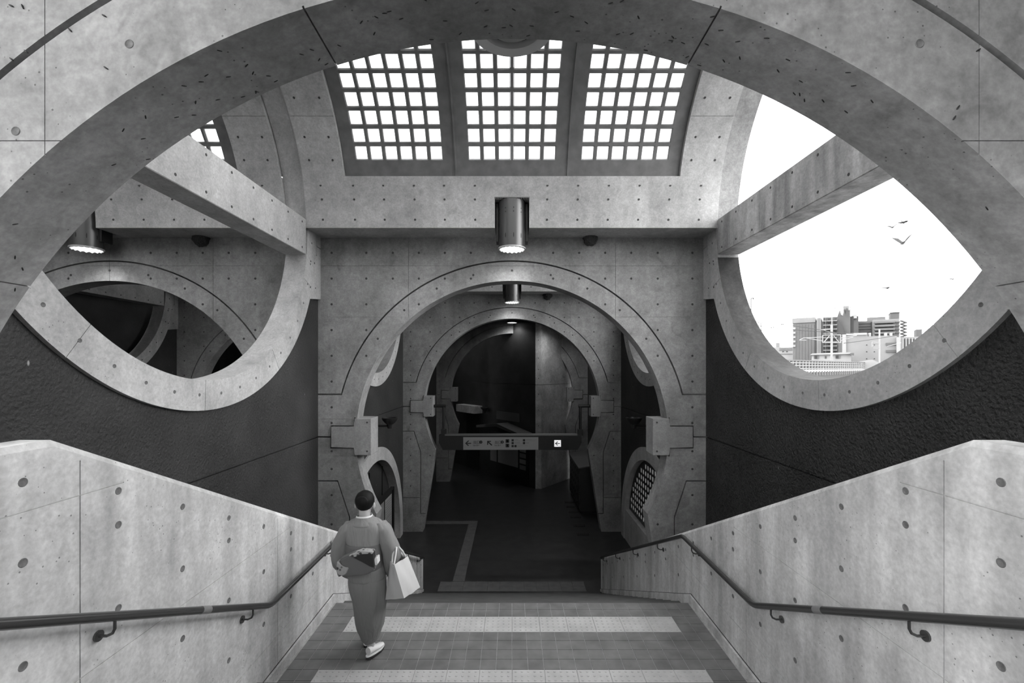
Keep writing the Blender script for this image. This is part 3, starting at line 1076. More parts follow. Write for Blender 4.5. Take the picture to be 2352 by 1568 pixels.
# ------------------------------------------------------------------ unseen bay behind the camera and left-hall blocker, both added to cut light
YB = AW[0] - 6.54
bm = bmesh.new(); prism(bm, arch_outline(0, PITCH / 2, 3.6), YB, YB + TH, 'y')
o = link('wall_rear_added', bm, 'concrete'); props(o, 'presumed arch wall behind the camera, added to cut light', 'wall', kind='structure')
vault(0, BC[0] - 6.53, 'presumed vault above the camera, added to cut light')
skylight(0, BC[0] - 6.53, 3, 'unseen skylight of the bay added above the camera', lambda m, r: False)
o = box_obj('wall_right', 'concrete', (XW, XO, YB + TH, AW[0], 0, Z(5.2))); props(o, 'unseen right wall beside the camera, closed to cut light', 'wall', kind='structure')  # unseen side kept solid to dim the left parapet and near arch
o = box_obj('wall_left', 'stucco_smooth', (-PITCH - XO - .5, -PITCH - XO - .2, 1.8, AW[2] + 3.3, 0, Z(5.2))); props(o, 'added wall outside the left hall, blocking sky light through its rings', 'wall', kind='structure')  # light blocker added so the outer left rings stay dark

# ------------------------------------------------------------------ lamps
def lamp(x, y, lab, on=True, parts=True):
    root = empty('ceiling_lamp', (x, y, Z(2.07))); props(root, lab, 'lamp', 'cylinder lamps')
    bm = bmesh.new()
    R = LAMP_R; n = 32
    prof = [(R - .012, .06), (R - .012, 0), (R, 0), (R, .80), (R - .02, .82), (.02, .82)]
    rings = []
    for r, h in prof:
        rings.append([bm.verts.new((r * math.cos(2 * PI * k / n), r * math.sin(2 * PI * k / n), h)) for k in range(n)])
    for a, b in zip(rings, rings[1:]):
        for k in range(n): bm.faces.new((a[k], a[(k + 1) % n], b[(k + 1) % n], b[k]))
    bm.faces.new(rings[-1])
    link('housing', bm, 'lamp_steel', root)
    bm = bmesh.new()
    lathe(bm, [((R - .05) if on else R - .085, .05), ((R - .05) if on else R - .085, .004), (R - .09, -.014), (R - .14, -.022), (.01, -.026)], (0, 0, 0), 32)
    link('lens', bm, 'lamp_glow' if on else 'lamp_glass_off', root)
    bm = bmesh.new(); nn = 64; rg = []
    for r, h, am in ((R - .014, .03, 0), (R - .018, -.016, .010), (R - .034, -.022, .012), (R - .048, .0, .004), (R - .05, .03, 0)):
        rg.append([bm.verts.new(((r + am * .4 * math.cos(16 * 2 * PI * k / nn)) * math.cos(2 * PI * k / nn), (r + am * .4 * math.cos(16 * 2 * PI * k / nn)) * math.sin(2 * PI * k / nn), h - am * math.cos(16 * 2 * PI * k / nn))) for k in range(nn)])
    for a, b in zip(rg, rg[1:]):
        for k in range(nn): bm.faces.new((a[k], a[(k + 1) % nn], b[(k + 1) % nn], b[k]))
    if on: link('fluted_ring', bm, 'lamp_ring', root)
    else: bm.free()
    bm = bmesh.new()
    rings = []
    for r, h in (((R - .014, .012), (R + .008, .008), (R + .008, -.014), (R - .014, -.018)) if on else ((R - .045, .02), (R + .02, .01), (R + .022, -.03), (R - .04, -.02))):
        rings.append([bm.verts.new((r * math.cos(2 * PI * k / n), r * math.sin(2 * PI * k / n), h)) for k in range(n)])
    for i in range(4):
        a, b = rings[i], rings[(i + 1) % 4]
        for k in range(n): bm.faces.new((a[k], a[(k + 1) % n], b[(k + 1) % n], b[k]))
    link('rim', bm, 'glass_rim' if on else 'lamp_flange', root)
    if on:
        ld = bpy.data.lights.new('lamp_bulb', 'SPOT'); ld.energy = on if on is not True else 40; ld.spot_size = math.radians(150); ld.spot_blend = .7; ld.shadow_soft_size = .12
        lo = bpy.data.objects.new('lamp_bulb', ld); COL.objects.link(lo); lo.parent = root; lo.location = (0, 0, -.07)
    if parts:
        for k in range(-2, 3):
            a = -PI / 2 + k * .62 + .12
            d = Vector((math.cos(a), math.sin(a), 0)); t = Vector((-d.y, d.x, 0))
            for h, w, hh in ((.18, .008, .045), (.58, .009, .012), (.645, .009, .012)):
                bm = bmesh.new()
                c = d * (R + .001) + Vector((0, 0, h))
                vs_ = [c + t * w * math.cos(q * PI / 4 + PI / 8) + Vector((0, 0, hh * math.sin(q * PI / 4 + PI / 8))) for q in range(8)]
                A = [bm.verts.new(v) for v in vs_]; B = [bm.verts.new(v - d * .01) for v in vs_]
                bm.faces.new(A); bm.faces.new(B[::-1])
                for q in range(8): bm.faces.new((A[q], B[q], B[(q + 1) % 8], A[(q + 1) % 8]))
                link('vent_slot', bm, 'steel_black', root)
        for s in (-1, 1):
            box_obj('side_bracket', 'steel_black', (s * (R + .025) - .02, s * (R + .025) + .02, -.02, .2, .12, .78), root)
    return root
lamp(0, 7.95, 'big dark cylinder lamp hanging at the second arch')
lamp(0, 2.74, 'unlit round lamp peeking below the nearest arch', False, False)
lamp(0, AW[2] - .46, 'smaller lit cylinder lamp over the third arch')
lamp(0, AW[3] - .46, 'farthest lit lamp, at the crown of the last arch', 60, False)
lamp(-PITCH, 7.95, 'lit cylinder lamp in the left hall, half hidden by the near arch')
lamp(-PITCH, AW[2] - .46, 'far lit lamp inside the left hall arch', 60, False)
lamp(2.0, 19.3, 'lamp lighting the pale flank right of the blunt wall edge, hidden by the third arch', 130, False)
# bird spikes over the notch of the central lamp
for x0, y_, lab in ((0, 7.745, 'fine bird spikes above the central lamp'), ):
    bm = bmesh.new()
    for k in range(15):
        x = x0 - .28 + .04 * k
        tube(bm, [(x, y_ + .01, Z(2.90)), (x, y_ - .035, Z(2.845))], .003, 4)
    box(bm, x0 - .3, x0 + .3, y_ - .002, y_ + .02, Z(2.885), Z(2.90))
    o = link('bird_spikes', bm, 'steel_mid'); o['kind'] = 'stuff'; props(o, lab, 'spikes')

# swallow nests under the roof beams
def nest(p, r, lab):
    bm = bmesh.new()
    bmesh.ops.create_icosphere(bm, subdivisions=3, radius=r)
    rnd = random.Random(p[0])
    for v in bm.verts:
        v.co *= 1 + rnd.uniform(-.12, .12)
        if v.co.z > .1 * r: v.co.z = .1 * r
        v.co.z *= 1.15
    o = link('bird_nest', bm, 'nest'); o.location = p; props(o, lab, 'nest', 'swallow nests')
nest((1.44, 8.36, Z(SOFF) - .012), .13, 'mud bird nest under the central roof band, right of the lamp')
nest((-PITCH + 1.72, 8.36, Z(SOFF) - .012), .14, 'mud bird nest under the left hall roof band')
nest((1.17, AW[2] - .04, Z(SOFF) - .012), .15, 'small bird nest over the third arch')

# ------------------------------------------------------------------ behind the second arch
# glass lattice in the low opening on the right
yc2 = BC[0] + 6.53; lowc = -5.0
ys = [yc2 - 2.6]; c0 = yc2 - 2.6
ny = 24
for k in range(ny):
    a = c0 + .05 + k * (5.1 / ny); ys += [a + .03, a + 5.1 / ny - .03]
ys.append(yc2 + 2.62)
zs = [Z(-5.39)]; nz = 15
for k in range(nz):
    a = Z(-5.35) + k * .192; zs += [a + .028, a + .192 - .028]
zs.append(Z(-2.44))
def lat_hole(i, j):
    if i % 2 == 0 or j % 2 == 0: return False
    cy = (ys[i] + ys[i + 1]) / 2; cz = (zs[j] + zs[j + 1]) / 2
    return math.hypot(cy - yc2, cz - Z(lowc)) < RIN - .12 and cz > Z(-4.45)
bm = bmesh.new()
grid_slab(bm, ys, zs, lat_hole, lambda a, t, d: (d, a, t), XW + .16, XW + .22)
lat = link('window_4', bm, 'steel_dark'); props(lat, 'round glass block lattice low in the right wall', 'window', kind='structure')
bm = bmesh.new(); prism(bm, arc(yc2, Z(lowc), RIN + .02, 0, PI, 48), XW + .18, XW + .20, 'x')
link('glass', bm, 'lattice_glass', lat)
b = box_obj('sill', 'concrete_ring', (XW + .02, XW + .34, yc2 - 2.5, yc2 + 2.5, .003, Z(-4.46)), lat)
# dark panel closing the low opening on the left
bm = bmesh.new(); prism(bm, [(yc2 - RIN - .03, .003)] + [(2 * yc2 - p[0], p[1]) for p in arc(yc2, Z(lowc), RIN + .03, 0, PI, 48)] + [(yc2 + RIN + .03, .003)], -XW - .3, -XW - .26, 'x')
o = link('door_1', bm, 'stucco_smooth'); props(o, 'dark panel closing the low round opening on the left', 'panel', kind='structure')
for y in (yc2 - 1.0, yc2 + .2, yc2 + 1.4):
    box_obj('mullion', 'steel_black', (-XW - .27, -XW - .235, y - .02, y + .02, .003, Z(-2.8)), o)

def sconce(s, lab):
    root = empty('wall_sconce', (s * 3.22, 12.0, Z(-1.35))); props(root, lab, 'sconce', 'uplight sconces')
    bm = bmesh.new(); lathe(bm, [(.06, -.26), (.075, -.16), (.13, -.12), (.2, -.03), (.21, .02), (.185, .02), (.15, -.02)], (0, 0, 0), 20)
    link('bowl', bm, 'steel_dark', root)
    bm = bmesh.new(); tube(bm, [(0, 0, -.2), (s * .34, 0, -.2)], .03, 8); lathe(bm, [(.09, .32), (.09, .36)] if s > 0 else [(.09, -.36), (.09, -.32)], (0, 0, -.2), 14, axis='x')
    link('arm', bm, 'steel_dark', root)
sconce(1, 'dark bowl sconce on the right wall behind the second arch')
sconce(-1, 'dark bowl sconce on the left wall behind the second arch')

# framed notice board on the left
nb = empty('notice_board', (-3.38, 11.9, 0)); props(nb, 'black framed notice board beside the low left opening', 'notice board')
box_obj('panel', 'steel_black', (-.03, .0, -1.1, .98, .55, 2.0), nb)
for (a, b_) in ((-1.1, -1.04), (.92, .98)):
    box_obj('post', 'steel_black', (-.05, .05, a, b_, .002, 2.03), nb)
for (a, b_) in ((.5, .56), (1.97, 2.03)):
    box_obj('rail', 'steel_black', (-.04, .04, -1.04, .92, a, b_), nb)
ps = box_obj('poster', 'sign_face', (.001, .006, .2, .86, .62, 1.86), nb)
for k in range(17):
    box_obj('print_line', 'ink_grey', (.006, .0075, .26, .8, .7 + k * .066, .7 + k * .066 + (.03 if k != 9 else .05)), ps)
box_obj('poster', 'ink_grey', (.001, .006, -.96, .1, .62, 1.86), nb)

# ------------------------------------------------------------------ hanging direction sign at the third arch
YS = AW[2] + .02
sg = empty('hanging_sign', (0, YS + .1, Z(-2.71))); props(sg, 'long black hanging direction sign with a pale panel', 'sign')
so = Vector(sg.location)
def sbox(nm, mat, px0, px1, py0, py1, y0, y1, par=sg):
    a = P(px0, py1, YS); b = P(px1, py0, YS)
    return box_obj(nm, mat, (a.x - so.x, b.x - so.x, YS + y0 - so.y, YS + y1 - so.y, a.z - so.z, b.z - so.z), par)
bm = bmesh.new()
q = [(1008, 998.5), (1008, 1016), (1017, 1033), (1327, 1033), (1336, 1016), (1336, 998.5)]
prism(bm, [(P(a, b_, YS).x - so.x, P(a, b_, YS).z - so.z) for a, b_ in q], -.1, .1, 'y')
link('case', bm, 'steel_black', sg)
sbox('top_rail', 'steel_mid', 1022, 1326, 997, 1000, -.03, .2)
for s in (-1, 1):
    bm = bmesh.new()
    tube(bm, [(s * 2.62 - so.x, .0, Z(CU) - so.z), (s * 2.2 - so.x, 0, Z(CU) - so.z)], .05, 10); link('bar', bm, 'steel_black', sg)
    bm = bmesh.new()
    tube(bm, [(s * 2.26, 0, Z(CU) - so.z), (s * 2.26, 0, .45)], .045, 10); link('hanger', bm, 'steel_black', sg)
    box_obj('socket', 'steel_black', (s * 2.26 - .08, s * 2.26 + .08, -.08, .08, .46, .66), sg)
face = sbox('face_panel', 'sign_face', 1064, 1236.5, 1003.5, 1032.5, -.012, .02)
fy = YS - .013 - so.y
def flat(nm, mat, pts, par=face):
    bm = bmesh.new()
    prism(bm, [(P(a, b_, YS).x - so.x, P(a, b_, YS).z - so.z) for a, b_ in pts], fy - .003, fy + .002, 'y')
    return link(nm, bm, mat, par)
def fbox(nm, mat, x0, x1, y0, y1, par=face): return flat(nm, mat, [(x0, y0), (x0, y1), (x1, y1), (x1, y0)], par)
# left arrow
flat('arrow', 'ink', [(1068.5, 1017.5), (1075.5, 1011), (1077.3, 1012.3), (1072.6, 1016.6), (1082.3, 1016.6), (1082.3, 1018.6), (1072.6, 1018.6), (1077, 1022.2), (1075.2, 1023.7)])
# up-left arrow
flat('arrow', 'ink', [(1119, 1012), (1128, 1012), (1127.6, 1014.2), (1123, 1014.3), (1130.8, 1021.3), (1128.8, 1023), (1121.2, 1016), (1121.2, 1020.5), (1119, 1021.5)])
def text(nm, body, px, py, size_px, mat, par=face, align='LEFT', y=None):
    cu = bpy.data.curves.new(nm, 'FONT'); cu.body = body
    cu.size = size_px * YS / F * 1.35; cu.align_x = align; cu.extrude = .001
    t = bpy.data.objects.new(nm, cu); COL.objects.link(t)
    dg = bpy.context.evaluated_depsgraph_get()
    me = bpy.data.meshes.new_from_object(t.evaluated_get(dg))
    bpy.data.objects.remove(t); bpy.data.curves.remove(cu)
    me.materials.clear(); me.materials.append(MATS[mat])
    p = P(px, py, YS)
    return link_mesh(nm, me, par, (p.x - so.x, (fy - .003 if y is None else y), p.z - so.z), (PI / 2, 0, 0))
for xa, num in ((1087, '1'), (1136, '2')):
    text('lettering', '\u51fa\u53e3', xa, 1018, 5.8, 'ink')
    text('lettering', 'Exit \ucd9c\uad6c', xa, 1023.6, 2.9, 'ink')
    c = (xa + 17.5, 1014.8)
    dsc = flat('number_disc', 'ink', [(c[0] + 3.6 * math.cos(k * PI / 10), c[1] + 3.6 * math.sin(k * PI / 10)) for k in range(20)])
    text('lettering', num, c[0] - 1.4, c[1] + 2.1, 4.6, 'sign_face', y=fy - .0045)
for (x, y) in ((1161.5, 1008.2), (1161.5, 1018.6)): fbox('pictogram', 'ink', x, x + 8, y, y + 8)
for (x, y) in ((1164, 1010.2), (1164, 1021)): fbox('pictogram_mark', 'ink_grey', x, x + 3, y, y + 4)
for (x, y) in ((1175, 1008), (1175, 1014.6), (1175, 1021.5), (1181.5, 1021.5), (1201, 1008), (1201, 1014.6)): fbox('pictogram', 'ink', x, x + 5, y, y + 5)
for (x0, x1, y, w) in ((1181.5, 1190, 1008.6, 1.5), (1181.5, 1195, 1011.8, .8), (1181.5, 1194, 1015.4, 1.5), (1181.5, 1198, 1018.4, .8), (1188, 1212, 1022.4, .9), (1188, 1195, 1025, .9), (1207, 1221, 1008.6, 1.6), (1221, 1233, 1009.2, .7), (1207, 1229, 1011.8, .7), (1207, 1215, 1015.6, 1.5), (1207, 1214, 1018.2, .7)):
    fbox('print_line', 'ink_grey', x0, x1, y, y + w)
disp = sbox('display', 'ink', 1254, 1307, 1006, 1030, -.008, .02)
lit = sbox('lit_panel', 'lit_sign', 1273, 1288.3, 1010.3, 1025.6, -.012, .02)
flat('arrow', 'ink', [(1274.6, 1018), (1280.5, 1013), (1281.5, 1014.2), (1278, 1017.3), (1286.3, 1017.3), (1286.3, 1018.9), (1278, 1018.9), (1281.5, 1021.8), (1280.6, 1023)], lit)
text('lettering', '23', 1283, 1025, 2.4, 'ink', lit)

# ------------------------------------------------------------------ slanting wall beyond the third arch
bm = bmesh.new()
wp = [(1.04, 20.2), (1.30, 20.2), (4.1, 23.7), (4.1, 29.9), (-4.1, 29.9), (-4.1, 26.88)]
prism(bm, wp, .002, Z(SOFF) - .002, 'z')
o = link('wall_slanting', bm, 'concrete_sign_wall')
c = bmesh.new()
loop_o = [(1.0, 20.1), (1.34, 20.1), (4.3, 23.8), (4.3, 31), (-4.3, 31), (-4.3, 27.0)]
loop_i = [(1.055, 20.225), (1.285, 20.225), (4.07, 23.72), (4.07, 29.8), (-4.06, 29.8), (-4.06, 26.87)]
q = []
for L_ in (loop_o, loop_i):
    for zz in (Z(-.80), Z(-.775)): q.append([c.verts.new((x, y, zz)) for x, y in L_])
for k in range(6):
    j = (k + 1) % 6
    c.faces.new((q[0][k], q[0][j], q[1][j], q[1][k])); c.faces.new((q[2][k], q[3][k], q[3][j], q[2][j]))
    c.faces.new((q[0][k], q[2][k], q[2][j], q[0][j])); c.faces.new((q[1][k], q[1][j], q[3][j], q[3][k]))
cut(o, [c])
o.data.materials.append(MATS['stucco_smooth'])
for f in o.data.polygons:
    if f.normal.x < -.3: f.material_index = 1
props(o, 'blunt edged slanting concrete wall in the dark end of the hall', 'wall', kind='structure')
tie_stuff(o, [(1.17, 20.199, Z(u)) for u in (1.2, .4, -.1, -.5, -1.2, -1.9, -2.6)], '-y', .02)

dirw = Vector((-3.08, 4.0, 0)).normalized(); nw = Vector((-4.0, -3.08, 0)).normalized()
rzw = math.atan2(dirw.y, dirw.x)
mb = empty('map_board', Vector((1.04, 20.2, 0)) + dirw * .5 + nw * .02, rzw + PI); props(mb, 'dim framed map board with small canopy on the slanting wall', 'map board')
# local x runs towards the pillar, -y off the wall
box_obj('frame', 'steel_black', (-3.0, .1, -.08, 0, .1, 2.25), mb)
box_obj('map', 'sign_face', (-2.2, -.62, -.086, -.078, .75, 2.0), mb)
box_obj('map', 'ink_grey', (-2.85, -2.3, -.086, -.078, .75, 2.0), mb)
for k in range(5): box_obj('picture_panel', 'sign_face' if k % 2 else 'ink_grey', (-.5, -.05, -.086, -.078, .72 + k * .27, .72 + k * .27 + .2), mb)
bm = bmesh.new(); prism(bm, [(-3.2, 2.4), (-1.5, 2.62), (.3, 2.34), (.3, 2.46), (-1.5, 2.76), (-3.2, 2.52)], -.7, 0, 'y'); link('canopy', bm, 'steel_mid', mb)
box_obj('header_plate', 'steel_mid', (-2.4, -.6, -.03, 0, 2.85, 3.25), mb)
o = empty('door_2', Vector((1.04, 20.2, 0)) + dirw * 5.1 + nw * .01, rzw + PI); props(o, 'black doorway at the left end of the slanting wall', 'door', kind='structure')
box_obj('leaf', 'ink', (-.6, .6, -.03, 0, .002, 3.0), o); box_obj('lintel', 'concrete_sign_wall', (-.9, .9, -.5, 0, 3.02, 3.4), o)
sc2 = empty('wall_sconce', Vector((1.04, 20.2, Z(-2.05))) + dirw * 3.6 + nw * .28); props(sc2, 'small dark sconce on the slanting wall', 'sconce', 'uplight sconces')
bm = bmesh.new(); lathe(bm, [(.05, -.26), (.07, -.14), (.2, -.02), (.21, .03), (.17, .03)], (0, 0, 0), 16); link('bowl', bm, 'steel_black', sc2)
bm = bmesh.new(); tube(bm, [(0, 0, -.15), tuple(-nw * .27 + Vector((0, 0, -.15)))], .03, 8); link('arm', bm, 'steel_black', sc2)

# coin lockers along the right wall
lk = empty('coin_lockers', (2.95, 18.2, 0)); props(lk, 'dark block of coin lockers by the right wall', 'lockers')
bm = bmesh.new(); prism(bm, [(-.45, .08), (-.45, 1.66), (.55, 1.8), (.55, .08)], -1.4, 1.4, 'y'); link('body', bm, 'steel_dark', lk)
box_obj('plinth', 'steel_black', (-.4, .55, -1.38, 1.38, .002, .08), lk)
bm = bmesh.new(); prism(bm, [(-.5, 1.66), (-.5, 1.7), (.56, 1.86), (.56, 1.82)], -1.45, 1.45, 'y'); link('top_plate', bm, 'steel_mid', lk)
for c in range(6):
    for r in range(5):
        y0 = -1.38 + c * .46; z0 = .12 + r * .305
        d = box_obj('locker_door', 'steel_dark', (-.47, -.45, y0 + .01, y0 + .45, z0, z0 + .29), lk)
        box_obj('lock', 'steel_black', (-.48, -.47, y0 + .05, y0 + .12, z0 + .1, z0 + .19), d)
for k, y in enumerate((14.7, 15.5, 16.4, 17.0, 17.6, 18.2)):
    gt = empty('floor_grate', (2.3, y, 0)); props(gt, ('nearest', 'second', 'third', 'fourth', 'fifth', 'farthest')[k] + ' black floor grate in the row by the coin lockers', 'grate', 'floor grates')
    box_obj('frame', 'steel_black', (-.2, .18, -.09, .09, .001, .012), gt)
    for q in range(6): box_obj('bar', 'steel_dark', (-.18 + q * .06, -.16 + q * .06, -.08, .08, .012, .018), gt)

# ------------------------------------------------------------------ woman in kimono
PY0 = 4.37
PR = Vector(((835 - 1176) * PY0 / F, PY0, Z(LAND) + .0015))
woman = empty('person', PR); props(woman, 'person in a grey kimono seen from behind, walking down with a white bag', 'person')
L = lambda px, py: ((px - 835) / 239.0, (1515 - py) / 239.0)

def skin_body():
    V, E, Rd = [], [], []
    def add(p, r, par=None):
        V.append(p); Rd.append(r if isinstance(r, tuple) else (r, r))
        if par is not None: E.append((par, len(V) - 1))
        return len(V) - 1
    pel = add((.03, .02, .86), (.13, .10))
    sp = add((.02, .02, 1.02), (.11, .085), pel)
    ch = add((.0, .03, 1.2), (.125, .09), sp)
    nb = add((0, .03, 1.31), (.065, .06), ch)
    nk = add((0, .035, 1.385), (.052, .052), nb)
    hb = add((0, .045, 1.445), (.066, .075), nk)
    hc = add((0, .055, 1.52), (.076, .09), hb)
    ht = add((0, .05, 1.578), (.055, .065), hc)
    nose = add((0, .155, 1.495), .012, hc)
    for s, el, wr in ((-1, (-.27, .02, 1.03), (-.17, .21, .98)), (1, (.285, .02, 1.07), (.2, .22, 1.04))):
        sh = add((s * .135, .03, 1.265), .055, ch)
        e = add(el, .042, sh)
        w = add(wr, .026, e)
        d = (Vector(wr) - Vector(el)).normalized()
        side = d.cross(Vector((0, 0, 1))).normalized()
        pm = Vector(wr) + d * .055
        palm = add(tuple(pm), (.034, .016), w)
        for k, (o_, ln) in enumerate(((-.027, .058), (-.009, .07), (.009, .066), (.026, .052))):
            b = pm + side * o_ + d * .035
            k1 = add(tuple(b), .0095, palm)
            k2 = add(tuple(b + d * ln * .5 + Vector((0, 0, -.012))), .0085, k1)
            add(tuple(b + d * ln * .8 + Vector((0, 0, -.035))), .007, k2)
        t0 = pm - side * s * .03 - d * .015
        t1 = add(tuple(t0), .0105, palm)
        add(tuple(t0 + d * .04 - side * s * .02 + Vector((0, 0, -.01))), .009, t1)
    for hip, kn, an, toe in (((-.06, .02, .80), (-.03, .12, .47), (-.045, .25, .085), (-.045, .38, .035)), ((.1, .02, .80), (.08, .06, .46), (.055, .03, .10), (.06, .15, .04))):
        h = add(hip, .085, pel); k = add(kn, .058, h); a = add(an, .036, k); add(toe, (.036, .022), a)
    me = bpy.data.meshes.new('body'); me.from_pydata(V, E, [])
    me.materials.append(MATS['skin'])
    o = bpy.data.objects.new('body', me); COL.objects.link(o); o.parent = woman
    md = o.modifiers.new('skin', 'SKIN'); md.use_smooth_shade = True
    for i, v in enumerate(me.skin_vertices[0].data):
        v.radius = Rd[i]; v.use_root = (i == 0)
    sb = o.modifiers.new('sub', 'SUBSURF'); sb.levels = 2; sb.render_levels = 2
    dg = bpy.context.evaluated_depsgraph_get()
    m2 = bpy.data.meshes.new_from_object(o.evaluated_get(dg))
    o.modifiers.clear(); o.data = m2
    m2.materials.clear(); m2.materials.append(MATS['skin'])
    return o
body = skin_body()

def loft(nm, secs, mat, parent, n=40, fold=0.0, nf=9, seed=0, power=2.4, caps=True, close_top=True):
    """secs: (z, xc, hw, yc, hd)"""
    bm = bmesh.new(); rings = []
    # smooth resample
    out = []
    for a in range(len(secs) - 1):
        p0 = secs[max(a - 1, 0)]; p1 = secs[a]; p2 = secs[a + 1]; p3 = secs[min(a + 2, len(secs) - 1)]
        for t in (0, .25, .5, .75):
            out.append(tuple(.5 * ((2 * p1[i]) + (-p0[i] + p2[i]) * t + (2 * p0[i] - 5 * p1[i] + 4 * p2[i] - p3[i]) * t * t + (-p0[i] + 3 * p1[i] - 3 * p2[i] + p3[i]) * t ** 3) for i in range(5)))
    out.append(secs[-1])
    for q, (z, xc, hw, yc, hd) in enumerate(out):
        ring = []
        for k in range(n):
            a = 2 * PI * k / n
            c, s_ = math.cos(a), math.sin(a)
            r = (abs(c) ** power + abs(s_) ** power) ** (-1 / power)
            f = 1 + fold * (math.sin(nf * a + seed + q * .11) * .6 + math.sin((nf * 1.7) * a + seed * 2 - q * .07) * .4)
            ring.append(bm.verts.new((xc + hw * c * r * f, yc + hd * s_ * r * f, z + fold * .12 * math.sin(3 * a + q))))
        rings.append(ring)
    for a, b in zip(rings, rings[1:]):
        for k in range(n): bm.faces.new((a[k], a[(k + 1) % n], b[(k + 1) % n], b[k]))
    if caps: bm.faces.new(rings[0][::-1]); bm.faces.new(rings[-1])
    return link(nm, bm, mat, parent, ang=1.2)

def span(py, x0, x1, yc, hd):
    a = L(x0, py); b = L(x1, py); return (a[1], (a[0] + b[0]) / 2, (b[0] - a[0]) / 2, yc, hd)

loft('kimono_skirt', [span(1326, 801, 884, .02, .135), span(1345, 802.5, 885, .02, .14), span(1376, 810, 885, .03, .14), span(1407, 813, 882, .05, .145), span(1438, 814, 877, .08, .15), span(1455, 818, 871, .10, .15), span(1474, 824, 864, .12, .14), span(1479, 828, 861, .12, .13)], 'kimono', woman, fold=.035, nf=5, seed=1.3)
loft('kimono_fold', [span(1296, 801, 877, .02, .125), span(1308, 799, 880, .02, .135), span(1324, 800, 883, .02, .14), span(1329, 801.5, 882, .02, .135)], 'kimono', woman, fold=.015, nf=4, seed=.4)
loft('kimono_torso', [span(1190, 819, 851, .03, .062), span(1195, 808, 864, .03, .085), span(1202, 797, 876, .03, .10), span(1212, 789, 884, .03, .112), span(1226, 788, 884, .03, .118), span(1244, 795, 876, .02, .115), span(1262, 799, 873, .02, .115)], 'kimono', woman, fold=.022, nf=8, seed=2.2)
loft('sleeve', [span(1203, 789, 812, .03, .06), span(1214, 780, 818, .03, .085), span(1236, 767, 808, .04, .09), span(1262, 757, 801, .06, .10), span(1290, 755, 799, .09, .11), span(1311, 761, 799, .11, .10), span(1330, 778, 803, .12, .07), span(1345, 794, 800, .12, .02)], 'kimono', woman, fold=.05, nf=4, seed=.9)
loft('sleeve', [span(1201, 862, 884, .03, .06), span(1212, 862, 894, .03, .085), span(1230, 868, 901, .04, .09), span(1252, 872, 909, .05, .095), span(1276, 874, 915, .08, .10), span(1298, 875, 912, .10, .10), span(1318, 878, 902, .11, .07), span(1334, 883, 892, .11, .03)], 'kimono', woman, fold=.06, nf=4, seed=3.1)
loft('obi', [span(1247, 797, 875, .02, .125), span(1252, 795, 876, .02, .132), span(1298, 797, 878, .02, .136), span(1303, 799, 877, .02, .13)], 'obi_plain', woman, fold=.004, nf=3)
loft('collar', [span(1187, 815, 854, .03, .08), span(1194, 812, 858, .027, .09), span(1203, 808, 862, .022, .104), span(1206, 809, 861, .022, .10)], 'kimono', woman, n=32, caps=False)
loft('under_collar', [span(1184, 817, 852, .032, .072), span(1190, 815.5, 853.5, .03, .08)], 'white_cloth', woman, n=32, caps=False)

def flap(nm, pts, y0, y1, mat, bev=.012, par=woman):
    bm = bmesh.new()
    prism(bm, [L(*p) for p in pts], y0, y1, 'y')
    bmesh.ops.bevel(bm, geom=[e for e in bm.edges], offset=bev, segments=2, affect='EDGES', clamp_overlap=True)
    return link(nm, bm, mat, par, ang=.9)
flap('obi_bow', [(795, 1267), (828, 1252), (870, 1250), (874, 1290), (858, 1300), (800, 1306), (806, 1283)], -.19, -.09, 'obi_plain')
flap('bow_fold', [(818, 1257), (846, 1246.5), (870, 1248), (874, 1283), (866, 1281), (832, 1262)], -.205, -.12, 'obi_dark', .006)
flap('bow_trim', [(818, 1256.5), (846, 1245.5), (871, 1247.5), (871, 1252), (846, 1251), (830, 1260)], -.211, -.13, 'obi_pattern', .004)
flap('bow_tail', [(792, 1270), (806, 1281), (818, 1283), (812, 1297), (795, 1304), (790, 1290)], -.2, -.1, 'obi_pattern', .006)
flap('bow_knot', [(868, 1268), (878, 1264), (879, 1280), (870, 1283)], -.17, -.08, 'white_cloth', .006)

# hair, ears, face
bm = bmesh.new()
bmesh.ops.create_uvsphere(bm, u_segments=32, v_segments=20, radius=1)
for v in bm.verts:
    x, y, z = v.co
    w = .092 * (1 - .16 * max(0, -z) ** 1.5)
    v.co = Vector((x * w, y * .104, z * .1)) + Vector((0, .035, 1.517))
    if v.co.z < 1.44: v.co.z = 1.44 - (1.44 - v.co.z) * .6
    if y > .45 and z < .45:              # open at the face
        v.co.y -= (y - .45) * .15
    v.co += Vector((math.sin(40 * z + 6 * x), 0, math.cos(35 * x)))* .0012
link('hair', bm, 'hair', woman, ang=1.5)
bm = bmesh.new()
bmesh.ops.create_uvsphere(bm, u_segments=24, v_segments=12, radius=1)
for v in bm.verts:
    v.co = Vector((v.co.x * .062, v.co.y * .03, v.co.z * .058)) + Vector((-.002, -.040, 1.525))
link('hair_bun', bm, 'hair', woman, ang=1.5)
for s in (-1, 1):
    bm = bmesh.new()
    bmesh.ops.create_uvsphere(bm, u_segments=14, v_segments=8, radius=1)
    for v in bm.verts: v.co = Vector((v.co.x * .010, v.co.y * .02, v.co.z * .030)) + Vector((s * .089, .045, 1.468))
    link('ear', bm, 'skin', woman, ang=1.5)
    bm = bmesh.new(); bmesh.ops.create_uvsphere(bm, u_segments=10, v_segments=8, radius=.011)
    e = link('eye', bm, 'white_cloth', woman, ang=1.5); e.location = (s * .031, .128, 1.512)
bm = bmesh.new(); tube(bm, [(-.02, .128, 1.452), (0, .136, 1.45), (.02, .128, 1.452)], [.003, .006, .003], 8); link('mouth', bm, 'obi_plain', woman)

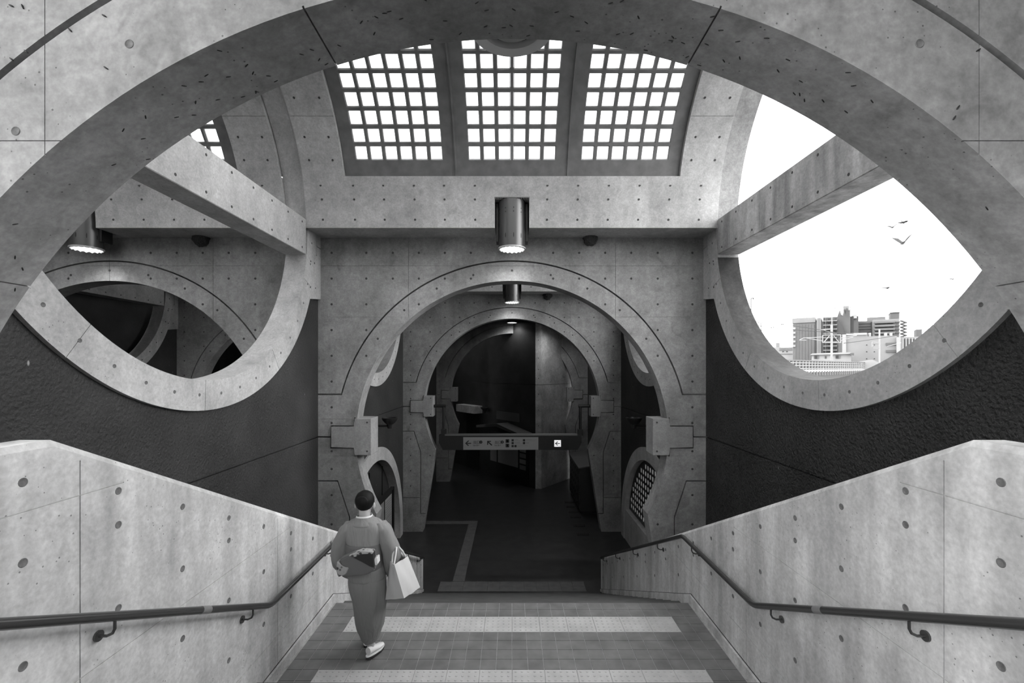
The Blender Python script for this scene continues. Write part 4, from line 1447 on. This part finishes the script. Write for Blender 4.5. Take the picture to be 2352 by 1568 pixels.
# white split-toe socks and sandals
def foot(x, y, rz, lift, heel):
    r = empty('shoe', (x, y, 0), rz); r.parent = woman
    bm = bmesh.new()
    secs = [(-.035, .03, .075), (-.005, .036, .085), (.05, .037, .06), (.12, .042, .042), (.17, .034, .03), (.195, .016, .02)]
    rings = []
    for (yy, w, h) in secs:
        zb = .03 + lift * max(0, (.12 - yy)) 
        rings.append([bm.verts.new((w * math.cos(2 * PI * k / 16), yy, zb + h * .5 + h * .5 * math.sin(2 * PI * k / 16))) for k in range(16)])
    for a, b in zip(rings, rings[1:]):
        for k in range(16): bm.faces.new((a[k], a[(k + 1) % 16], b[(k + 1) % 16], b[k]))
    bm.faces.new(rings[0][::-1]); bm.faces.new(rings[-1])
    o1 = link('sock', bm, 'white_cloth', woman, ang=1.2)
    bm = bmesh.new()
    pl = [(.041 * math.cos(a) * (1.05 if math.sin(a) > 0 else .95), .075 + .135 * math.sin(a)) for a in [2 * PI * k / 28 for k in range(28)]]
    A = [bm.verts.new((px, py, .002 + lift * max(0, .12 - py))) for px, py in pl]; B = [bm.verts.new((px, py, .03 + lift * max(0, .12 - py))) for px, py in pl]
    bm.faces.new(A[::-1]); bm.faces.new(B)
    for k in range(28): bm.faces.new((A[k], A[(k + 1) % 28], B[(k + 1) % 28], B[k]))
    o2 = link('sandal', bm, 'sandal', woman)
    bm = bmesh.new()
    C = [bm.verts.new((px * 1.02, (py - .075) * 1.02 + .075, .022 + lift * max(0, .12 - py))) for px, py in pl]; D = [bm.verts.new((px * 1.02, (py - .075) * 1.02 + .075, .031 + lift * max(0, .12 - py))) for px, py in pl]
    bm.faces.new(C[::-1]); bm.faces.new(D)
    for k in range(28): bm.faces.new((C[k], C[(k + 1) % 28], D[(k + 1) % 28], D[k]))
    o3 = link('sandal_rim', bm, 'white_cloth', woman)
    bpy.data.objects.remove(r)
    for o in (o1, o2, o3):
        o.location = (x, y, 0); o.rotation_euler = (0, 0, rz)
foot(.06, .02, -.35, .12, True)
foot(-.045, .24, .05, .0, False)

# ------------------------------------------------------------------ white tote bag on her arm
bag = empty('tote_bag', P(928, 1373, 4.25)); props(bag, 'white tote bag hanging from the right arm of the person in kimono', 'bag')
BO = Vector(bag.location)
C = {'tn': (906, 1296, 4.22), 'tr': (936, 1277, 4.43), 'tl': (897, 1288, 4.36), 'tb': (924, 1271, 4.55),
     'bn': (928, 1373, 4.22), 'br': (964, 1348, 4.43), 'bl': (886, 1376, 4.36), 'bb': (920, 1352, 4.56)}
C = {k: P(*v) - BO for k, v in C.items()}
bm = bmesh.new()
order = ['n', 'r', 'b', 'l']
NU, NV = 7, 9
rings = []
rnd = random.Random(3)
for j in range(NV + 1):
    t = j / NV
    ring = []
    for q in range(4):
        a0, a1 = C['t' + order[q]], C['t' + order[(q + 1) % 4]]
        b0, b1 = C['b' + order[q]], C['b' + order[(q + 1) % 4]]
        e0 = b0.lerp(a0, t); e1 = b1.lerp(a1, t)
        nrm = (e1 - e0).cross(Vector((0, 0, 1))).normalized()
        for i in range(NU):
            s_ = i / NU
            sag = -.010 * math.sin(PI * s_) * math.sin(PI * min(1, t * 1.1)) + .006 * math.sin(9 * s_ + 5 * t + q * 2) * math.sin(PI * s_)
            ring.append(bm.verts.new(e0.lerp(e1, s_) + nrm * -sag))
    rings.append(ring)
n = len(rings[0])
for a, b in zip(rings, rings[1:]):
    for k in range(n): bm.faces.new((a[k], a[(k + 1) % n], b[(k + 1) % n], b[k]))
bm.faces.new(rings[0][::-1])
o = link('bag_body', bm, 'bag_white', bag, ang=.9)
md = o.modifiers.new('s', 'SOLIDIFY'); md.thickness = .004; md.offset = 1
for a_, b_, top in (('tl', 'tn', (909, 1258, 4.37)), ('tb', 'tr', (913, 1256, 4.45))):
    p0 = C[a_].lerp(C[b_], .3); p1 = C[a_].lerp(C[b_], .8); t = P(*top) - BO
    pts = [p0 + Vector((0, 0, -.03)), p0.lerp(t, .5) + Vector((-.01, 0, 0)), t + Vector((-.012, 0, 0)), t + Vector((.008, 0, .006)), p1.lerp(t, .5) + Vector((.008, 0, 0)), p1 + Vector((0, 0, -.03))]
    sm = []
    for i in range(len(pts) - 1):
        for q in range(4): sm.append(pts[i].lerp(pts[i + 1], q / 4))
    sm.append(pts[-1])
    bm = bmesh.new(); tube(bm, sm, .0085, 8); link('handle', bm, 'bag_white', bag, ang=1.2)

# ------------------------------------------------------------------ the city seen through the right ring
o = box_obj('ground', 'ground_pale', (3.95, 700, -60, 900, -2.4, -2.0)); props(o, 'pale street ground outside', 'ground', kind='structure')

CA = Vector(((1950 - 1176) / F, 1.0)).normalized()      # the city blocks stand square to this direction
CR = Vector((CA.y, -CA.x))
def CP(px, Y):
    """plan point where the ray of pixel column px meets the street front at distance Y"""
    D = Y / CA.y * 1.0
    r = Vector(((px - 1176) / F, 1.0)); t = D / r.dot(CA); return r * t
def city_prism(nm, mat, pts, Y, depth, par=None, y_off=0.0):
    """outline given in pixels, standing on the street front at distance Y, with real depth behind it"""
    mid = sum(p[0] for p in pts) / len(pts)
    tz = CP(mid, Y).y
    bm = bmesh.new()
    A_, B_ = [], []
    for a, c in pts:
        q = CP(a, Y); z = CZ - (c - 843) * tz / F
        q0 = q + CA * y_off; q1 = q0 + CA * depth
        A_.append(bm.verts.new((q0.x, q0.y, z))); B_.append(bm.verts.new((q1.x, q1.y, z)))
    n = len(pts); bm.faces.new(A_); bm.faces.new(B_[::-1])
    for i in range(n): bm.faces.new((A_[i], B_[i], B_[(i + 1) % n], A_[(i + 1) % n]))
    return link(nm, bm, mat, par)
def rb(nm, mat, px0, px1, py0, py1, Y, depth, par=None, y_off=0.0):
    if py1 >= 862: py1 = 843 + (CZ + 2.0) * F / CP((px0 + px1) / 2, Y).y
    return city_prism(nm, mat, [(px0, py1), (px1, py1), (px1, py0), (px0, py0)], Y, depth, par, y_off)
def root_at(nm, px, Y, lab, cat, group=None):
    r = empty(nm, (0, 0, 0)); props(r, lab, cat, group); return r
def bars(nm, mat, par, xs, ys, Y, w, d, px0, px1, py0, py1, off=-.4):
    for x in xs: rb(nm, mat, x - w / 2, x + w / 2, py0, py1, Y, d, par, off)
    for y in ys: rb(nm, mat, px0, px1, y - w / 2, y + w / 2, Y, d, par, off)
GY = 862
# netted tower block
b = root_at('apartment_building', 1850, 170, 'tower block wrapped in pale scaffold netting, leftmost of the large buildings', 'building')
rb('netted_wing', 'city_grey', 1821, 1873, 738, GY, 170, 14, b)
rb('net_top', 'city_pale', 1820, 1873, 730, 741, 170, 14, b, -.5)
rb('dark_recess', 'city_dark', 1872, 1876, 738, GY, 170, 12, b, -.2)
rb('middle_wing', 'city_pale', 1876, 1886, 730, GY, 170, 12, b, -.3)
rb('dark_recess', 'city_mid', 1885, 1891, 738, GY, 170, 12, b, -.1)
rb('balcony_wing', 'city_mid', 1890, 1926, 728, GY, 170, 12, b)
rb('dark_end', 'city_dark', 1922, 1936, 735, GY, 170.5, 12, b)
bars('scaffold_pole', 'city_pale', b, [1827, 1834, 1841, 1848, 1855, 1862, 1869], [], 170, .7, .3, 0, 0, 745, GY)
for y in (752, 762, 772, 782, 792): rb('scaffold_deck', 'city_white', 1822, 1827.5, y, y + 4.5, 170, .5, b, -.6)
for k in range(9):
    y = 731 + k * 9.6
    rb('balcony', 'city_pale', 1891, 1923, y + 4.6, y + 7.4, 170, 1.2, b, -1.2)
    for x in (1894, 1902, 1910, 1917): rb('window', 'city_window', x, x + 4.4, y, y + 3.6, 170, .3, b, -.1)
bars('scaffold_pole', 'city_white', b, [1877.5, 1885, 1897, 1913], [], 170, .6, .3, 0, 0, 727, GY, -1.6)
# draped tower
b = root_at('draped_tower', 1940, 165, 'tall tower draped in grey sheets with peaked tops', 'building')
def drape(mat, pts, Y, d):
    return city_prism('drape', mat, pts, Y, d, b)
drape('city_mid', [(1923, 727), (1929, 710), (1932, 721), (1935, 724), (1939, 709), (1942, 722), (1945, 706), (1948, 716), (1953, 709), (1953.5, 890), (1926, 890), (1925, 735)], 158, 8)
drape('city_dark', [(1925, 730), (1938, 755), (1940, 772), (1926, 772)], 156.8, 1)
rb('upper_frame', 'city_pale', 1938, 1950, 702, 728, 160, 5, b)
for x in (1917, 1929, 1937.5, 1952.5): rb('mast', 'city_grey', x - .6, x + .6, 702.5, 725, 157, .4, b)
rb('mast_rail', 'city_pale', 1916, 1953, 706, 706.8, 157, .3, b)
rb('dark_flank', 'city_dark', 1953, 1961, 726, GY, 160, 6, b)
# buildings right of the tower
b = root_at('apartment_building', 1985, 172, 'grey block with stacked floors just right of the draped tower', 'building')
rb('wing', 'city_mid', 1960, 1972, 726, GY, 172, 9, b); rb('top_frame', 'city_white', 1956, 1968, 722, 731, 171, 4, b)
rb('wing', 'city_grey', 1971, 2004.5, 737, GY, 174, 9, b)
for k in range(5): rb('floor_band', 'city_mid', 1972, 2004, 740 + k * 6.4, 743.2 + k * 6.4, 174, .5, b, -.4)
rb('dark_end', 'city_dark', 2000, 2004.8, 739, GY, 173.5, 5, b)
b = root_at('apartment_building', 2040, 168, 'pale apartment block with long balconies and zigzag stairs', 'building')
rb('wall', 'city_pale', 2005, 2066, 733, GY, 168, 12, b)
rb('roof_block', 'city_grey', 1992, 2034, 728, 739, 186, 6, b)
rb('roof_box', 'city_mid', 2045, 2066, 718, 735, 170, 8, b); rb('roof_cap', 'city_dark', 2044.5, 2066.5, 716.6, 718.6, 169.8, 8.4, b)
for k in range(4):
    y = 738 + k * 8.2
    rb('balcony', 'city_grey', 2008, 2056, y, y + 4, 168, 1.4, b, -1.4)
    rb('window', 'city_window', 2010, 2052, y + 4.6, y + 6.8, 168, .3, b, -.05)
    rb('stair_landing', 'city_mid', 2057, 2066, y + 1, y + 3, 168, 1.6, b, -1.6)
for k in range(5):
    y = 737 + k * 7.4
    for (xa, ya_, xb, yb_) in ((2069, y, 2081, y + 3.7), (2081, y + 3.7, 2069, y + 7.4)):
        bm = bmesh.new(); tube(bm, [P(xa, ya_, 166), P(xb, yb_, 166)], .3, 5); link('stair_flight', bm, 'city_dark', b)
for x in (2068, 2075, 2083): rb('stair_post', 'city_mid', x - .5, x + .5, 735, GY, 166, .3, b)
# large plain block
b = root_at('warehouse', 2000, 110, 'large plain pale grey block with a white corner strip', 'building')
bm = bmesh.new(); q = [(1936, 768.5), (1993, 764), (1993, 772), (2060, 773), (2060, 925), (1936, 925)]
bm.free(); city_prism('wall', 'city_pale', q, 110, 15, b)
rb('corner_strip', 'city_white', 1934.5, 1943.5, 768, GY, 110, 1, b, -.5)
rb('parapet', 'city_white', 1943.5, 1991, 764.5, 769.5, 110, .6, b, -.3)
rb('corner_strip', 'city_white', 2059.5, 2068.5, 774, GY, 109, 3, b)
for x in (1989.5, 2007):
    for y in (791, 806.5, 822.5): rb('window', 'city_window', x, x + 2.6, y, y + 1.8, 110, .3, b, -.1)
rb('grille', 'city_mid', 2035, 2059, 787, 792.5, 110, .5, b, -.3); rb('grille', 'city_mid', 2035, 2059, 803.5, 809, 110, .5, b, -.3)
for x in (1995, 2032, 2044): rb('roof_unit', 'city_white', x, x + 6, 764, 774, 112, 3, b)
# right edge of the view
b = root_at('low_building', 2095, 140, 'low pale building between the warehouse and the ring edge', 'building')
rb('wall', 'city_pale', 2068, 2130, 773, GY, 140, 10, b); rb('roof_box', 'city_mid', 2104.5, 2118, 756, 774, 141, 6, b)
for x in (2073, 2080, 2087, 2094, 2101, 2108): rb('pier', 'city_white', x, x + 2.2, 776, 812, 140, .5, b, -.4); rb('window', 'city_mid', x + 2.8, x + 6, 778, 806, 140, .3, b, -.1)
# low white buildings on the left
b = root_at('low_building', 1795, 190, 'low white building at the left edge of the city view', 'building')
rb('wall', 'city_white', 1770, 1822, 797, GY, 190, 10, b); rb('roof_box', 'city_pale', 1782, 1790, 787, 799, 191, 6, b)
for y in (799.5, 803, 812): rb('window_band', 'city_grey', 1790, 1820, y, y + 1.6, 190, .4, b, -.2)
for x in (1782, 1797, 1806): rb('window', 'city_window', x, x + 3, 806, 808, 190, .4, b, -.2)
# white house behind the viaduct
b = root_at('white_house', 1910, 88, 'small white house roof with three dark windows behind the viaduct', 'house')
rb('wall', 'city_white', 1864, 1955, 811, GY, 100, 8, b)
bm = bmesh.new(); q = [(1860, 814), (1866, 810.5), (1952, 809), (1961, 812.5), (1961, 814.5), (1955, 813)]
bm.free(); city_prism('roof', 'city_white', q, 99.5, 9, b)
rb('canopy', 'city_mid', 1953, 1961.5, 810.5, 815, 99, 2, b); rb('post', 'city_grey', 1956, 1957, 815, 835, 99, .2, b)
for x0, x1, y0, y1 in ((1870, 1881, 816, 824), (1894.5, 1898.5, 817, 823), (1919, 1930, 815.5, 823)):
    w = rb('window_frame', 'city_grey', x0, x1, y0, y1, 100, .3, b, -.15); rb('pane', 'city_window', x0 + 1, x1 - (1 if x1 - x0 < 6 else 4), y0 + 1, y1 - .6, 100, .1, w, -.2)
bm = bmesh.new(); q = [(1958, 833), (1995, 826.5), (2004, 826), (2018, 832), (2018, 930), (1958, 930)]
bm.free(); o = city_prism('low_roof', 'city_white', q, 92, 7); props(o, 'long low white roof behind the viaduct railing', 'roof')
# railway viaduct with lattice railing
vd = root_at('viaduct', 1900, 75, 'railway viaduct with white lattice railing crossing below the city', 'viaduct')
A = Vector((33.0, 57.0, 0)); B = Vector((84.0, 103.0, 0)); dv = (B - A); ln = dv.length; dv.normalize(); nv_ = Vector((-dv.y, dv.x, 0))
def vbox(nm, mat, s0, s1, o0, o1, u0, u1, par=vd):
    bm = bmesh.new()
    base = [A + dv * s0 + nv_ * o0, A + dv * s1 + nv_ * o0, A + dv * s1 + nv_ * o1, A + dv * s0 + nv_ * o1]
    prism(bm, [(p.x, p.y) for p in base], Z(u0), Z(u1), 'z'); return link(nm, bm, mat, par)
vbox('top_rail', 'city_mid', -6, ln, -.05, .25, .85, 1.02)
vbox('back_wall', 'city_dark', -6, ln, .5, .7, -.6, .86)
for u in (.62, .22, -.18): vbox('rail', 'city_white', -6, ln, -.02, .06, u - .05, u + .05)
vbox('deck_edge', 'city_white', -6, ln, -.15, .6, -.75, -.35)
vbox('deck', 'city_dark', -6, ln, .1, 6, -2.6, -.75)
for k in range(40):
    s = -5 + k * 1.45
    vbox('baluster', 'city_white', s - .07, s + .07, -.06, .1, -.4, .86)
    vbox('bracket', 'city_pale', s - .08, s + .08, -.3, .15, -1.25, -.6)
for k in range(4): vbox('pier', 'city_pale', 6 + k * 16, 8 + k * 16, 2, 4, -7.39, -1.5)
# catenary masts and wires
m = root_at('catenary_mast', 1910, 80, 'white railway mast with braced square frame and side arms', 'mast')
def pole(nm, p0, p1, r, par, mat='city_white'):
    bm = bmesh.new(); tube(bm, [p0, p1], r, 7); return link(nm, bm, mat, par)
YM = 80
pole('pole', P(1910, 862, YM), P(1910, 746, YM), .17, m); pole('finial', P(1910.5, 748, YM), P(1910.5, 712, YM), .06, m)
for s in ((1889.5, 770, 1909, 769), (1889.5, 786.5, 1909, 786.5), (1889.5, 770, 1889.5, 786.5), (1893, 785, 1905, 771), (1911, 769, 1931, 769), (1911, 786.5, 1931, 786.5), (1931, 769, 1931, 786.5), (1915, 771, 1926, 785)):
    pole('frame_bar', P(s[0], s[1], YM), P(s[2], s[3], YM), .075, m)
for s in ((1889, 774, 1845, 776), (1889, 783, 1852, 776), (1845, 776, 1836, 781), (1836, 781, 1852, 781), (1908, 755, 1882, 758), (1908, 764, 1890, 757), (1931, 776, 1968, 770), (1931, 782, 1960, 774)):
    pole('arm', P(s[0], s[1], YM), P(s[2], s[3], YM), .06, m)
m = root_at('catenary_mast', 2020, 90, 'thin white railway mast in front of the plain block', 'mast')
pole('pole', P(2020, 862, 85), P(2020, 756, 85), .13, m)
for s in ((2020, 787, 2003, 785), (2020, 795, 2003, 794), (2003, 785, 2003, 796), (2038, 795, 2070, 787), (2020, 799, 2006, 799)):
    pole('arm', P(s[0], s[1], 85), P(s[2], s[3], 85), .05, m)
m = root_at('street_lamp', 1727, 70, 'thin street lamp near the left rim of the right ring', 'lamp')
bm = bmesh.new(); tube(bm, [P(1725, 850, 70), P(1725, 686, 70), P(1726, 684, 70), P(1730.5, 684, 70)], .07, 6); link('post', bm, 'city_dark', m)
bm = bmesh.new(); lathe(bm, [(.03, 0), (.1, -.05), (.1, -.22), (.04, -.25)], tuple(P(1730.5, 684, 70)), 8); link('head', bm, 'city_mid', m)
m = root_at('catenary_mast', 1748, 75, 'grey bracket mast at the left rim of the right ring', 'mast')
bm = bmesh.new(); tube(bm, [P(1748, 850, 75), P(1748, 741, 75), P(1740, 740, 75)], .07, 6); link('post', bm, 'city_dark', m)
for i, (q, lab) in enumerate((((1735, 738, 1820, 745, 1925, 765), 'upper overhead wire left of the railway mast'), ((1748, 759, 1785, 750, 1806, 741), 'rising overhead wire at the left of the city'), ((1740, 748, 1830, 760, 1960, 766), 'lower overhead wire crossing the towers'), ((2066, 738, 2120, 722, 2188, 700), 'single wire rising to the right above the apartment block'), ((1938, 788, 1990, 782, 2060, 770), 'overhead wire crossing the plain block'))):
    bm = bmesh.new()
    pts = []
    for k in range(9):
        t = k / 8
        x = q[0] * (1 - t) ** 2 + 2 * q[2] * t * (1 - t) + q[4] * t * t; y = q[1] * (1 - t) ** 2 + 2 * q[3] * t * (1 - t) + q[5] * t * t
        pts.append(P(x, y, 78 + (5 if i == 3 else 0)))
    tube(bm, pts, .045, 5); o = link('overhead_wire', bm, 'city_dark'); props(o, lab, 'wire', 'overhead wires')

# ------------------------------------------------------------------ birds
def bird(px, py, span_px, ang, lab, up=.35, Y=32.0):
    sc = span_px * Y / F * 1.4
    r = empty('bird', P(px, py, Y)); props(r, lab, 'bird', 'birds in flight')
    r.rotation_euler = (0, ang, .5); 
    bm = bmesh.new()
    tube(bm, [(-.40 * sc, 0, -.02 * sc), (-.30 * sc, 0, 0), (-.1 * sc, 0, .0), (.12 * sc, 0, .01 * sc), (.26 * sc, 0, .03 * sc), (.33 * sc, 0, .03 * sc), (.4 * sc, 0, .015 * sc)], [.02 * sc, .04 * sc, .10 * sc, .095 * sc, .06 * sc, .055 * sc, .006 * sc], 10)
    link('body', bm, 'bird_grey', r, ang=1.2)
    for s in (-1, 1):
        bm = bmesh.new()
        pr = [(.2, .04, .02), (.26, .34, .02 + up * .6), (.02, .62, .02 + up * .9), (-.16, .4, up * .65), (-.2, .04, .01)]
        A = [bm.verts.new((x * sc, s * y * sc, z * sc)) for x, y, z in pr]; B = [bm.verts.new((x * sc, s * y * sc, z * sc - .03 * sc)) for x, y, z in pr]
        bm.faces.new(A); bm.faces.new(B[::-1])
        for k in range(5): bm.faces.new((A[k], B[k], B[(k + 1) % 5], A[(k + 1) % 5]))
        link('wing', bm, 'bird_grey', r)
    bm = bmesh.new(); prism(bm, [(-.36 * sc, -.02 * sc), (-.58 * sc, -.07 * sc), (-.58 * sc, .07 * sc), (-.36 * sc, .02 * sc)], -.02 * sc, -.008 * sc, 'z'); link('tail', bm, 'bird_grey', r)
bird(2074, 558, 22, -.35, 'largest bird in flight with raised wings', .6)
bird(2050, 522, 13, -.3, 'bird in flight just above and left of the largest bird', .4)
bird(2074, 511, 12, .3, 'topmost of the flying birds', .15)
bird(2039, 661, 16, -.2, 'lowest bird, gliding left of the others', .12)
bird(2189, 641, 8, -.4, 'tiny distant bird near the right edge of the ring', .2)
